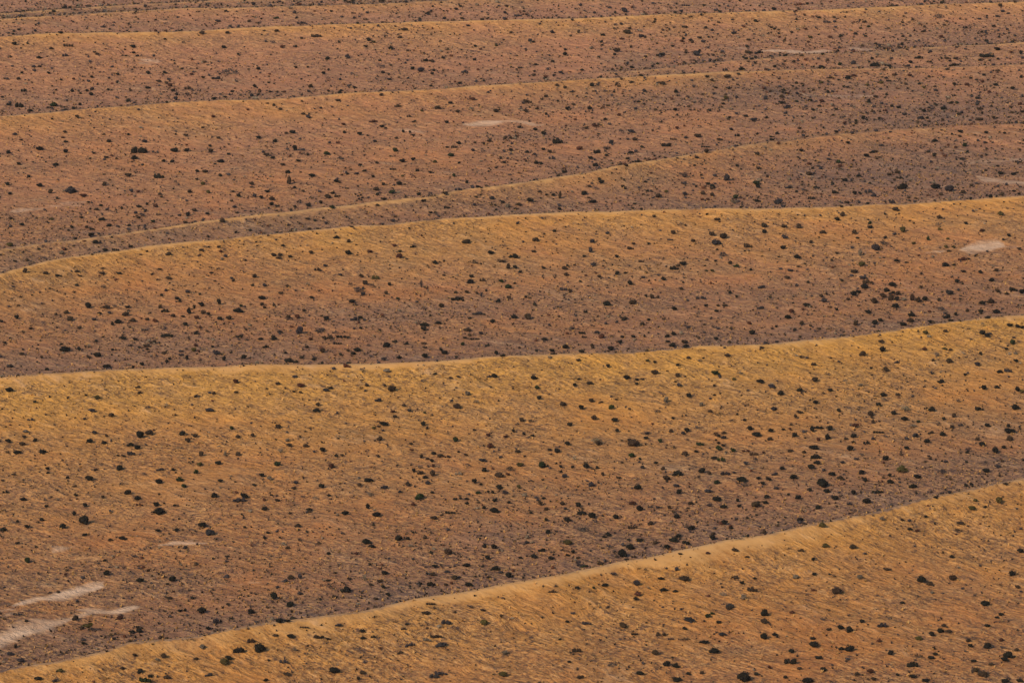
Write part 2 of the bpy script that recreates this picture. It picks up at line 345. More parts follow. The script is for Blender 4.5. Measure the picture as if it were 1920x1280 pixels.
# ------------------------------------------------------------------ shrubs of the photo, tile by tile (x y width height in quarter pixels, kind of foliage)
T = {
(0,0): "148 792 72 30k,70 788 46 20k,225 832 46 20k,20 848 48 16k,405 790 60 34g,372 812 46 14k,600 786 26 20k,180 683 50 20k,685 714 36 24k,540 685 32 22k,693 669 34 20u,1106 663 46 20k,1190 614 40 20b,1110 550 34 24k,885 562 32 18k,290 436 40 20k,1438 558 32 18r,1523 588 36 20b,1675 360 38 22k,1002 400 34 16k,1000 357 44 22k,1410 722 42 36u,1320 743 34 28u,1297 684 30 20k,1275 643 40 26r,1410 665 60 20b,1083 1063 38 24u,820 1066 36 22k,1050 1137 130 40k,1312 1135 60 34k,1400 1131 46 26k,1580 1134 40 30b,1655 1212 60 28k,1010 1186 50 30k,1230 1210 32 22k,1292 1215 34 22k,62 1147 38 24k,140 1234 38 22k,418 1241 46 24k,300 1118 70 30k,490 1140 40 26k,495 1070 32 16k,795 1185 40 18k,690 580 30 18k,365 553 30 18k,140 596 34 20b,880 625 30 18k,1235 548 34 20k,1720 545 140 40u,1600 877 34 20r,1640 1038 32 18b,1575 1095 28 18k,472 1038 32 16r,487 992 30 18b,945 1012 60 18b,910 908 28 22u,112 1008 36 18u,580 880 34 26b,160 1055 30 14b,1395 1023 34 22b,1715 1160 28 16k,1000 1250 34 18u,1090 55 26 22u,1695 88 30 16b,1900 35 40 24u,1245 182 40 20u,1628 165 36 18u,785 83 26 16u,455 250 34 18k,580 238 24 18u,262 238 28 18u,140 228 24 16k,100 262 26 14k,1870 166 32 16b,775 205 40 14u,1375 325 36 20u,110 335 40 24k,510 350 70 22b,385 367 34 16b,490 420 50 18u,730 415 30 18b,1235 296 26 14k,1515 255 50 24b,1705 250 40 20b,257 535 28 18u,165 550 26 18k,460 603 24 16k,552 597 26 18r,300 503 36 16k,1630 590 50 20u,1890 720 36 20u,1690 730 30 14k,1910 650 30 24k",
(480,0): "128 325 46 20u,196 356 34 22r,356 50 34 20u,507 46 44 16b,338 178 70 14u,150 138 50 14g,155 235 40 18b,450 275 76 20b,537 446 40 22k,297 510 30 18b,20 520 38 20k,508 556 36 24k,505 527 44 18k,545 527 24 18k,540 593 36 22u,288 562 44 16k,720 560 38 24u,685 432 38 26u,845 306 36 24k,883 325 32 18o,823 356 28 18k,1010 370 42 26k,950 545 34 20k,1000 600 34 16u,945 505 50 26u,1176 516 32 24k,1235 528 70 36u,1318 465 42 22b,1278 457 38 22k,1405 438 30 16k,1320 558 30 20k,1313 648 28 18k,1528 625 34 18k,1418 530 40 16k,1400 548 28 14u,1565 543 50 20u,1573 514 30 16u,1640 452 30 18k,1574 423 32 18u,1645 348 26 18k,1500 72 36 18k,1283 104 38 16k,1225 141 28 16u,1415 140 30 18u,1545 147 36 18b,1868 98 30 20u,1878 52 34 16b,1115 225 46 22b,1080 283 34 20b,832 98 32 16u,790 118 28 14u,738 141 26 16u,675 20 30 16u,945 8 50 18b,955 40 50 12k,1125 18 26 18u,730 100 32 12k,290 97 26 24u,305 140 28 14k,1590 196 30 14u,412 652 38 28b,392 690 26 18u,640 682 26 14k,805 686 50 12k,740 658 36 14k,545 690 28 14k,108 692 30 14k,940 715 30 22b,612 760 34 18b,1365 810 52 26b,1460 778 38 18k,1063 800 52 18b,1512 842 34 22b,1797 838 40 26b,1625 745 50 22r,1245 835 26 18o,1147 877 38 16b,1185 918 38 16b,1190 950 28 18u,1428 922 32 22k,880 915 60 18r,655 936 34 18r,945 950 36 20k,780 1008 40 26k,272 998 52 26k,226 1000 30 18b,18 1034 40 22k,145 1065 36 24k,290 1115 36 40k,392 878 38 28u,355 862 34 18b,183 825 34 18b,82 1166 48 26b,126 1186 32 22k,200 1237 44 20b,318 1210 42 18k,525 1155 48 28g,1042 1132 44 30g,1052 1042 32 18b,1520 1076 38 22k,1435 1108 32 14k,1486 1106 44 18k,1460 1168 50 26g,1627 1133 36 22u,1695 1145 28 18u,1745 1062 40 18b,1708 1080 26 22b,1868 1040 30 26b,1910 1038 26 20b,1100 1210 46 26k,1178 1198 30 24k,1343 1216 32 22o,905 1225 30 20b,892 1062 28 18u,607 1077 26 14u,552 1075 28 18u,725 1168 38 18u,640 1192 36 16u,780 1242 32 16k,1025 1270 44 16k,1180 1015 30 14k,1103 990 26 22k,1155 998 22 18k,1800 345 26 16o,1910 1130 34 22k,1860 1220 28 18k,1740 1245 36 14k",
(960,0): "112 765 66 22b,415 820 36 24k,583 815 38 26k,805 866 34 22r,103 838 36 22b,190 822 30 14k,257 730 34 20b,453 690 34 14u,397 660 30 20b,600 645 38 26k,335 650 34 20b,705 688 36 16u,620 688 38 12u,1125 635 56 24b,1232 690 38 24k,1363 656 32 24u,1525 660 34 16b,1612 580 56 26b,1600 735 34 24o,1318 733 34 24u,1635 708 50 20u,1415 763 36 20u,1225 826 32 22k,1265 887 38 20u,1238 962 34 20r,1475 936 32 20u,1643 974 32 20k,1755 878 42 18k,1812 903 48 26u,1750 800 30 18u,1690 1022 44 18k,1553 1050 40 20b,1300 1035 30 18u,1390 1025 60 30b,895 994 50 26u,818 994 50 26u,923 1047 46 24b,620 946 46 22r,700 900 30 18k,172 977 38 22k,237 1005 44 26k,178 1037 36 16u,60 958 32 20k,340 1066 80 34k,165 1093 62 26b,233 1122 32 18k,285 1142 40 24b,113 1142 32 20k,168 1162 28 18u,505 1117 50 26r,708 1113 56 32u,637 1142 52 22k,745 1070 46 30u,890 1150 44 20k,1153 1092 80 28k,1208 1047 46 14k,182 1223 38 22k,300 1187 54 20u,590 1188 38 20k,630 1240 44 28k,870 1193 34 18k,945 1212 46 18k,855 1245 36 20b,1460 1142 38 32b,1448 1108 60 12k,1840 1160 38 24b,1385 1185 40 18k,1850 1268 36 20b,860 243 62 34b,500 248 28 26b,300 250 38 22u,1003 188 38 16u,975 275 56 20u,1133 236 24 16u,1303 205 36 18b,1455 210 30 20b,1665 252 40 20u,685 270 36 18k,822 297 34 14r,713 331 34 20u,135 307 34 22u,1340 303 36 18b,1408 291 34 18k,1273 313 34 16r,1430 318 34 22u,1460 363 42 22u,1770 304 36 16b,1775 398 56 20b,1850 396 60 18k,1380 405 60 40u,1305 398 28 16k,785 385 48 30b,768 412 28 18k,400 410 36 28k,400 377 26 18u,302 464 30 18k,1000 428 30 16k,1110 415 60 22k,570 435 50 20b,180 490 34 14k,365 548 32 18u,430 545 40 16r,525 530 36 18k,505 560 26 16u,245 592 38 20k,168 537 28 14k,898 510 36 20k,820 512 22 18o,752 523 24 14k,1047 480 28 30y,1090 480 24 16g,1563 455 36 32u,1485 460 26 26u,1410 462 60 20u,1800 445 30 18k,967 573 34 18k,780 563 26 16u,1462 578 34 18k,60 510 34 14k,1720 520 50 26k,1600 527 46 18u,845 83 50 36u,617 97 26 16u,918 75 30 40u,88 90 24 14k,988 92 28 18u,1270 90 30 18u,1300 45 60 14u,1415 45 40 16k,1340 135 36 14b,818 188 28 18u,1660 160 24 20u,45 122 60 14u,495 202 30 14u,1900 740 30 30u,1585 785 32 16k,950 768 28 16k,840 680 32 16u,990 685 34 22u,1630 885 26 18k,1912 888 24 20k",
(1440,0): "735 1170 50 24k,1477 1089 44 28g,1442 995 40 22k,1637 998 34 20k,600 1073 38 20k,1253 1062 44 24k,383 1136 46 24u,250 1132 36 22k,530 1218 42 26g,543 1250 38 20r,1436 1027 30 18b,1035 1085 26 14r,1775 1000 28 16k,1875 1218 46 16k,1075 1163 36 16u,1200 1147 34 16b,1248 1163 30 14k,1625 1075 36 16u,1408 1112 30 16r,850 1095 40 14u,272 1210 38 22u,453 1198 32 16u,456 1062 26 24u,1625 1132 44 16k,1723 1250 30 16k,780 1145 50 16k,70 1003 30 20k,30 1050 36 14k,20 1027 30 14k,510 990 36 20k,1590 903 54 24b,1693 886 36 24b,1708 922 20 14b,1310 905 30 20b,1208 917 28 14k,1150 887 54 24u,1315 818 60 26k,1208 810 32 14k,1370 830 36 14u,1168 838 36 22k,980 811 32 20k,928 800 30 20k,880 830 38 16r,1018 860 34 18u,760 765 30 32k,805 730 42 18b,715 885 38 26k,835 893 28 18k,742 905 22 14k,572 930 32 20r,660 925 28 16b,238 965 34 18b,403 763 36 24r,388 800 32 18b,333 890 26 16b,487 869 26 14k,337 826 34 20k,148 808 46 26u,103 773 46 22k,100 728 40 22b,215 763 34 16g,150 703 28 16r,152 627 36 18u,256 637 32 14b,80 625 30 16u,218 708 30 20u,183 664 28 14u,566 652 24 16o,400 625 34 18o,748 640 30 20o,850 628 38 18o,1138 632 26 18k,1168 663 34 20o,1252 656 28 14b,1492 641 38 20r,1835 668 38 22k,1708 640 40 20k,1660 692 30 18r,1396 722 36 14b,1370 775 38 16k,1418 775 32 18g,1590 820 48 18b,1900 580 28 22k,1905 843 36 18k,1822 808 24 18b,1565 607 24 14u,645 570 42 18r,888 587 32 16u,465 586 34 16b,600 590 50 30k,905 612 40 12k,640 478 40 28u,540 485 34 22g,800 490 80 26k,912 497 40 18k,915 462 36 14k,1068 470 38 24k,1045 500 50 14u,690 442 38 14u,780 443 26 16k,1130 435 60 20k,1306 410 40 16u,1345 440 50 14b,1410 442 40 20b,1220 470 26 14k,1363 462 28 14k,1590 458 32 16k,1725 449 28 16k,1640 430 110 14k,1393 494 80 10k,1717 375 50 24k,1895 400 28 30k,1543 400 28 16u,1343 520 32 14k,1723 533 42 16b,1690 487 26 14u,865 348 30 20u,835 350 30 24u,876 367 28 14k,930 352 60 20u,985 357 40 14b,1003 338 24 20k,875 315 34 12b,640 375 24 12u,50 412 26 16u,130 505 50 20b,52 502 28 20k,195 470 30 20b,400 508 60 30k,465 280 36 18r,440 167 50 18u,506 208 28 14u,503 238 24 12u,722 172 36 16b,753 206 32 14g,695 214 26 16o,632 179 26 14u,258 210 56 20o,178 248 26 18b,320 287 36 20o,125 302 22 16b,300 320 26 16r,565 98 34 16u,210 87 28 14r,115 97 22 16u,42 70 36 22k,425 133 28 18u,1285 130 80 30u,1338 65 28 18u,1740 45 34 26b,1300 280 40 20r,1165 242 44 16b,1695 200 30 16k,1013 278 30 20b,1803 275 28 16u,1800 108 30 14u,1720 125 36 14u,1585 148 24 14u,1510 200 28 14u,1480 208 40 14k,1625 8 26 18u,595 8 30 12b,1060 570 36 20r,1620 565 36 16k",
(0,320): "75 562 64 32o,300 116 52 26k,530 150 90 50u,1065 340 70 32u,1190 48 80 28k,55 106 38 24k,78 180 36 20k,218 48 32 20k,785 103 42 28b,380 163 38 32b,625 190 56 24r,963 43 44 28b,325 5 40 16k,1540 12 50 26b,1480 8 32 20k,1650 41 32 22k,1524 105 44 24o,1562 166 36 24o,1420 163 30 26b,1478 72 28 16k,1315 90 30 26u,1200 182 28 20b,1039 163 30 20r,985 157 36 22u,770 367 54 24k,690 442 40 16k,820 412 46 22k,387 370 36 18o,166 406 40 20k,82 362 36 22b,724 293 36 20b,665 243 28 16k,540 426 28 20k,648 427 30 18b,610 357 34 18b,683 486 60 32k,715 540 44 24k,750 548 28 14u,865 598 48 20k,790 604 40 22k,970 412 32 18k,1042 271 40 18k,1165 272 38 24r,1092 304 30 16b,1042 358 34 18b,1018 318 28 18u,1150 387 36 20g,1188 330 34 14b,1245 328 34 20u,1410 331 42 26k,1458 300 36 24b,1350 338 28 16u,1386 392 38 18b,1667 378 48 26b,1556 326 36 18k,1760 276 36 18u,1788 193 38 26k,1908 192 34 26u,1890 130 30 18u,1888 102 36 22b,1830 65 50 16k,1268 518 28 16r,1265 630 44 26b,1508 598 38 18b,1540 577 38 18u,1640 578 26 18b,1655 615 28 20r,1690 648 34 20u,1640 745 40 18u,1588 769 32 14k,1200 746 36 12k,1265 811 46 24b,1193 820 32 16u,768 777 44 22b,775 875 50 32u,240 692 50 20k,325 665 38 26u,112 683 30 14k,290 590 28 12k,465 620 38 24y,190 762 38 34b,770 736 28 12k,435 790 46 16k,600 792 28 14b,580 758 40 18b,345 775 44 22b,950 905 34 22u,860 937 66 22u,1213 940 28 18k,1245 905 26 18u,1290 903 36 18u,1408 910 36 24u,1330 965 40 20k,1052 958 44 18u,662 1020 56 46k,795 1028 54 26b,858 1025 36 22u,955 1032 46 20k,498 1065 38 26b,525 1122 48 30b,127 1105 34 30k,10 1134 30 18k,258 1162 44 18b,232 1188 38 18b,90 970 38 28y,138 1013 28 14b,745 1077 34 20b,820 1069 30 20u,940 1086 54 30b,887 1135 60 34k,845 1155 28 18k,997 1132 44 28b,595 1182 40 22b,705 1120 40 18u,1203 1028 28 26b,1240 1052 70 24k,1418 1058 36 50k,1510 1012 40 30k,1525 1067 40 26b,1565 1077 26 22k,1475 1104 40 26r,1388 1156 42 26k,1370 1100 30 16k,1645 1116 42 26k,1718 1114 50 30b,1788 1053 72 36k,1642 995 32 44k,1808 1018 24 20g,1160 1132 36 24r,1104 1117 30 20b,1300 1090 36 26b,1796 1250 50 18k,1150 1270 54 20k,1010 1265 40 20k,922 1262 46 26k,1250 1245 100 18k,1470 1226 40 16k,1085 1195 46 18u,1215 1178 60 20u,1910 795 40 28b,1750 830 24 20b",
(480,320): "243 14 40 26k,250 82 40 60b,603 82 46 24k,420 42 52 24k,85 160 42 20k,40 207 36 24k,117 214 46 28b,120 257 40 26k,392 264 38 26k,290 270 28 20k,485 240 28 26k,538 202 48 32b,570 282 40 24g,575 172 36 18k,355 157 26 18b,290 132 26 18k,757 24 40 18u,813 8 36 14k,685 25 26 14k,877 48 32 18k,900 143 50 28b,1020 168 52 26g,1073 103 44 28k,958 218 40 20k,1098 45 26 16o,1165 38 36 28u,1308 19 30 18k,1483 38 30 24g,1583 91 30 24k,1308 186 44 38u,1420 174 40 26b,1665 124 38 16k,1255 228 36 20k,910 261 30 16k,1520 143 60 16u,1668 195 26 26u,1775 215 36 26u,1848 242 34 20k,1888 268 40 28y,1540 343 66 24b,1310 317 32 16k,1430 284 42 16k,1690 265 36 12u,1800 300 26 14k,1025 382 40 20u,715 382 60 18u,525 402 30 20u,240 415 40 12u,400 440 30 18b,385 368 36 16b,715 432 28 12b,605 510 42 22k,698 535 34 26b,692 622 44 32k,850 612 40 22r,412 622 38 24b,130 640 42 26b,168 665 40 20b,180 633 34 20b,200 567 34 16k,255 650 34 20k,462 745 52 20b,520 718 36 20u,1080 645 48 34r,1080 610 34 18o,1178 577 44 16k,1038 567 30 20r,1575 543 70 34b,1340 696 44 26k,1630 690 100 24b,1757 625 54 26k,1850 687 44 20b,1895 725 34 40b,1862 572 40 18u,1910 648 30 22k,975 690 50 16b,900 808 64 26o,787 791 34 24b,820 845 40 34b,870 875 44 32u,760 895 90 50u,710 858 40 28u,805 928 38 24u,1000 857 36 24k,632 785 34 20u,390 860 50 30y,235 875 34 20b,185 920 42 18b,62 862 34 24u,45 962 50 26k,45 1004 34 20b,63 1030 30 20b,135 1016 24 26b,418 960 36 20k,722 988 50 28k,977 925 28 26b,1062 962 30 16g,530 1110 54 34k,310 1102 38 30r,242 1103 34 28b,782 1108 46 24k,740 1115 60 24u,832 1036 44 12k,358 1056 26 22b,180 1215 38 18k,135 1262 44 30k,38 1268 44 20k,330 1200 60 60u,470 1205 80 44u,600 1215 32 22u,555 1258 46 30b,512 1262 34 26b,410 1270 34 20r,650 1255 90 14k,920 1212 58 18o,785 1182 32 18k,1258 1190 46 28k,1262 1160 70 26k,1390 1016 48 36b,1262 1032 36 20u,1518 963 64 28k,1475 968 32 20k,1605 836 62 34k,1615 795 36 22k,1700 822 48 20b,1580 915 32 22b,1500 917 28 20b,1655 920 22 20b,1690 937 20 30u,1840 835 40 24g,1890 875 60 36g,1898 960 34 26b,1818 983 32 24k,1773 1133 48 24k,1660 1075 80 20u,1555 1030 80 20u,1685 1224 36 22u,1585 1200 60 26b,1370 1150 50 22k,1565 1258 32 14k,1640 1268 60 14k,1395 820 38 12k,1410 787 28 14b,1508 793 28 20y,1240 850 30 60u,745 180 18 12k,765 195 18 12k,785 185 18 12k,800 205 20 12k,770 215 22 12k,755 225 18 10k,790 222 18 12k",
(960,320): "20 650 54 38k,182 522 50 30b,605 538 38 28u,395 737 44 26b,24 728 34 26k,62 762 28 18k,238 738 26 20k,405 785 36 26b,610 708 50 26u,785 645 34 22k,945 650 60 20b,1280 702 66 30k,1215 737 70 24k,1027 750 36 32u,1208 467 38 28b,1502 485 44 32b,1588 496 58 48b,1530 545 80 40u,1580 630 70 40u,1355 532 32 24b,1535 375 50 22b,1270 404 38 24u,1065 345 28 18b,1765 572 62 26b,1890 418 50 34b,1893 466 36 28k,1635 694 36 24b,1680 722 44 18g,1790 746 26 18k,1500 752 34 20o,1457 752 26 12g,1525 684 24 16k,885 590 48 18b,912 555 34 18b,590 605 30 40u,885 848 42 36k,905 992 70 40b,715 1003 60 38k,1048 950 36 30b,1095 950 24 22b,1005 943 20 22k,433 910 28 26b,385 890 50 20u,1268 888 32 22b,1420 960 80 16u,1870 876 60 18u,1637 917 30 24k,1683 948 24 20k,1215 1037 44 28k,1595 1018 40 20b,1545 1018 30 16b,1453 1017 28 18k,1532 1056 32 18k,1395 1077 34 26u,1863 1037 56 18u,975 1152 42 24b,840 1115 60 26b,735 1085 30 26u,550 1067 34 18k,600 1167 36 18u,118 1100 60 46b,15 1100 46 30k,452 1185 56 32u,495 1195 30 18u,638 1218 42 20u,525 1220 50 16k,672 1252 42 32r,750 1238 50 12u,827 1250 34 18k,540 1253 34 14k,240 1270 44 20k,1210 1230 38 24k,1165 1247 34 22k,1515 1181 38 16k,1797 1222 48 34k,1780 1148 36 22r,1530 1263 34 20k,1495 1228 30 18u,1133 818 38 26k,1183 806 46 14k,985 804 36 18u,655 797 28 22b,510 833 26 14g,555 790 24 14r,852 770 28 14k,790 775 36 26k,965 687 40 14b,1185 520 40 14u,163 608 36 20b,470 715 24 14b,1100 193 56 36b,540 176 58 32k,608 234 64 28k,636 268 36 26y,310 185 32 20k,260 187 26 14k,670 95 38 26k,628 139 34 24u,578 123 32 18b,830 123 30 18b,1830 94 56 32g,1843 124 42 26k,1503 123 38 28k,1470 101 36 18k,1298 178 40 24u,1435 175 38 24b,1502 184 36 24b,1468 218 34 18r,1677 205 42 28g,1665 238 66 30y,1295 35 60 44u,1610 55 50 50u,1158 162 32 18o,815 238 24 20u,132 228 56 28k,50 262 42 22b,25 292 36 16b,357 290 30 20k,210 165 34 18b,383 12 26 22k,360 190 24 50b,1680 162 40 14y,1840 230 46 18k,1915 45 24 20b,998 92 30 14k",
(1440,320): "310 30 50 34b,575 77 48 24k,683 42 42 20k,905 33 38 20b,997 57 34 16k,970 15 44 22b,1747 22 50 22k,1838 28 44 20k,1010 122 76 48k,1255 126 76 42k,1365 140 70 50u,1465 165 44 26b,1527 115 30 20b,155 130 56 18u,75 237 60 44u,500 165 50 20k,650 176 28 28k,795 188 40 26u,755 160 60 24u,930 238 44 18u,1105 212 26 14b,1520 213 26 20k,1668 195 40 26k,1882 179 28 18k,593 247 40 20b,325 207 50 20k,20 160 50 14u,1360 215 26 30y,1845 155 30 14k,952 300 54 28b,548 275 34 18b,560 333 36 34b,518 374 42 28k,1010 446 52 44o,1742 333 50 28o,1283 357 38 26b,1275 415 48 30u,1483 404 28 20k,645 465 40 32b,764 430 46 24k,765 400 28 22g,228 425 46 38b,120 425 44 24b,123 507 44 28u,808 583 66 54u,870 550 70 34u,880 507 24 20k,415 470 50 26b,110 586 46 28k,218 656 50 30k,322 545 28 24b,690 625 30 40y,1090 547 34 18o,1200 518 24 30g,1335 576 38 22o,1395 578 26 22o,1358 607 36 16b,1350 520 28 16o,1605 455 40 22r,1805 492 30 24k,1288 447 34 14o,703 707 62 36o,1327 707 60 32k,652 766 58 28b,515 626 32 18b,960 682 44 20k,1040 692 30 12k,1458 666 60 22r,1504 670 26 16b,1463 763 40 18b,1590 765 36 22k,1713 750 32 24b,1680 824 44 28k,1418 835 38 28k,1208 838 62 26k,930 857 66 34k,745 842 80 26b,722 877 70 36k,640 930 48 34k,678 917 34 24k,570 845 50 16b,888 898 54 32k,930 920 50 20k,975 922 44 28b,865 945 46 38b,920 960 40 50b,965 970 40 30k,1018 973 34 24y,1082 958 40 50b,1125 978 44 36b,1180 967 44 34k,797 984 60 40b,962 1020 52 32k,1298 1043 66 40u,1363 922 56 40u,1720 907 38 28b,1835 898 60 24k,1905 917 40 34k,1788 924 32 20b,1668 985 54 38b,1607 998 46 28k,1712 1062 54 34k,1593 1058 40 26k,1495 1053 24 24b,1283 975 26 24b,422 980 46 32u,397 942 34 24b,600 970 30 20b,438 927 24 18b,290 1010 56 24k,173 1057 44 26r,150 1100 58 34k,515 1046 28 20k,750 1063 46 26k,905 1075 40 30u,1078 1088 58 30k,1068 1125 62 34b,1010 1157 58 32k,843 1126 36 22k,805 1146 48 34k,660 1148 42 38b,252 1147 38 30b,200 1198 30 18k,30 1190 26 12k,60 1174 26 16k,383 1188 32 16b,1405 1080 28 22k,1340 1100 60 24k,1370 1127 42 18k,1220 1137 50 24k,1645 1107 40 18k,1735 1100 60 20k,143 812 44 24b,168 752 36 18u,45 1005 54 16b,1210 1062 28 18r,1605 1160 26 30y,1705 1175 50 20u,1810 1162 48 24k,1870 1176 36 26k,1905 1180 30 24k,1180 1223 42 26o,1332 1210 38 22b,1605 1226 44 32k,1642 1238 42 28k,1885 597 30 22b,240 1258 38 14k,710 812 60 26u",
(0,640): "482 65 76 46k,730 110 70 38k,803 192 66 34k,592 64 30 26k,165 95 36 20b,845 69 30 18k,665 125 34 20b,355 212 30 20k,312 126 26 20b,75 193 50 22u,130 210 28 14u,35 12 30 16k,668 35 32 24y,1100 35 56 24b,1104 62 28 18k,1148 10 50 20b,970 38 60 20u,1452 68 44 30o,1465 33 32 20r,1490 77 26 20r,1593 43 24 18k,1620 90 48 30u,1495 150 32 32u,1680 135 36 28k,1830 122 40 32k,1400 125 26 30k,1360 104 38 14u,1270 137 28 22k,1230 90 40 20b,1065 178 34 24k,72 365 60 36k,727 428 44 28o,838 563 44 30b,1033 354 42 16b,1048 394 36 18b,1766 304 46 30r,1480 415 50 24u,1383 262 44 14b,1243 490 50 28y,1575 523 58 28u,1102 502 32 22u,1736 657 32 26g,1770 385 30 18b,1605 392 30 20b,1050 706 60 60k,1120 686 66 42b,1368 700 48 32k,1465 712 38 26b,1408 752 34 32b,980 784 48 28k,1030 798 56 38k,675 748 50 36k,780 766 42 26k,797 714 24 20b,265 742 36 26k,62 752 42 28k,168 776 42 26b,127 835 60 34k,320 830 56 28k,190 680 46 22y,180 718 32 18b,705 690 44 22u,1512 849 36 34b,1690 848 26 28y,1785 850 38 28b,1640 918 50 34k,1495 928 44 24o,1783 725 36 26b,1893 710 32 26b,1470 985 32 30g,898 950 62 42k,355 956 32 20k,360 993 26 16k,102 1005 34 16b,670 1036 74 42k,1190 1055 58 40k,1345 1041 54 30g,1378 1096 44 28g,1652 1050 38 24k,1295 970 28 22k,913 1075 50 26u,960 1135 60 40k,1032 1176 56 34k,770 1168 28 20b,570 1158 28 20k,172 1188 50 24k,45 1135 50 16k,560 1092 36 14b,510 1025 26 20k,1605 1160 60 38k,1836 1162 58 40k,1172 1228 46 30k,638 1236 32 28k,348 1243 26 20k,1193 1286 104 50k,1045 1228 50 16r,1200 965 60 16u,1075 995 44 16u,985 845 60 24u,930 868 30 14k,885 864 24 14k,1310 1232 30 14k,1800 1200 120 20u,60 610 50 18u,235 598 60 14u,690 525 50 24u,715 570 26 20u,635 588 28 14u,1905 1078 30 18k,20 1052 26 14b,430 1185 30 18y,715 965 30 16b",
(480,640): "250 150 68 36k,500 76 50 38b,758 70 54 34k,725 93 40 24k,690 70 30 20b,978 32 62 42k,845 36 40 20u,1075 124 38 24k,1268 118 50 32k,1415 90 50 28k,1385 68 28 22k,958 137 42 26u,1800 92 32 28k,1858 115 32 18k,72 45 44 18k,340 128 36 20b,383 45 34 18k,610 20 56 16k,1130 22 30 20k,1552 25 34 24g,1040 5 40 16k,1420 2 40 12k,1260 18 38 14b,1262 50 28 18b,330 220 60 22b,678 196 54 22r,800 222 46 30u,980 230 48 28y,1785 260 50 34k,1745 268 34 10u,335 335 60 36r,333 389 28 18b,525 368 56 30u,560 360 36 18k,160 322 38 20b,292 268 38 20u,1018 360 76 52b,965 340 24 18b,915 443 52 22u,1505 492 64 42b,1252 300 38 22u,1460 280 32 18b,1515 275 28 14b,1585 400 38 32y,1655 465 40 30y,1460 460 44 14u,1107 490 32 20b,1150 523 34 20u,458 522 52 28k,465 485 34 28b,830 335 40 20b,1025 530 36 20r,1042 570 34 20b,1265 540 22 16g,168 643 42 32b,962 621 66 34k,920 642 26 14b,880 652 30 20o,1255 625 38 34k,930 733 42 34b,1497 745 50 42g,1743 706 34 24r,1870 722 40 18r,1760 793 46 36r,1635 667 28 16b,248 782 42 26b,368 788 42 26b,498 817 48 30k,185 820 50 40y,235 745 30 24y,160 929 50 32g,565 940 60 38r,490 1093 46 32k,295 1065 40 22u,45 1012 38 26k,100 1035 38 30y,355 1173 38 24u,157 1193 40 22b,65 1260 46 26k,398 1270 46 24k,280 1108 44 20b,842 1043 72 36k,775 1080 36 24b,962 1105 48 26u,855 1148 46 38y,838 1243 38 34k,888 955 32 20u,915 868 26 20b,990 808 38 24u,1136 1075 42 30b,1270 1021 40 22k,1287 1064 42 26u,1233 993 44 26b,1322 992 40 50b,1230 950 40 24u,1330 940 28 22r,1365 950 40 20y,1183 977 26 28k,1228 1168 72 52g,1178 1225 32 26r,1285 888 30 18b,1320 902 28 24k,1330 843 38 24k,1380 860 60 28b,1443 868 28 20b,1573 852 30 16k,1520 830 22 16k,1167 820 26 18r,1163 777 26 18b,1240 870 34 28b,1590 938 54 30u,1714 970 40 34k,1900 955 66 44b,1822 1012 76 44b,1888 1002 32 22r,1640 1058 36 34k,1688 1078 28 16k,1520 1037 50 18y,1520 1000 54 18y,1700 900 52 24u,1668 1143 42 22g,1495 1185 38 18k,1533 1178 24 18k,1580 1190 32 18k,1580 1216 32 20k,1788 1195 40 24k,1825 1100 60 36k,1775 1138 26 24k,1742 1136 20 20k,1870 1140 60 30u,1785 1276 72 44k,1710 1252 30 24k,1897 1215 26 18k,550 1162 32 16k,445 1185 48 24y,1080 1137 28 20u,1320 1140 30 18k,645 862 28 16b,630 722 80 20y",
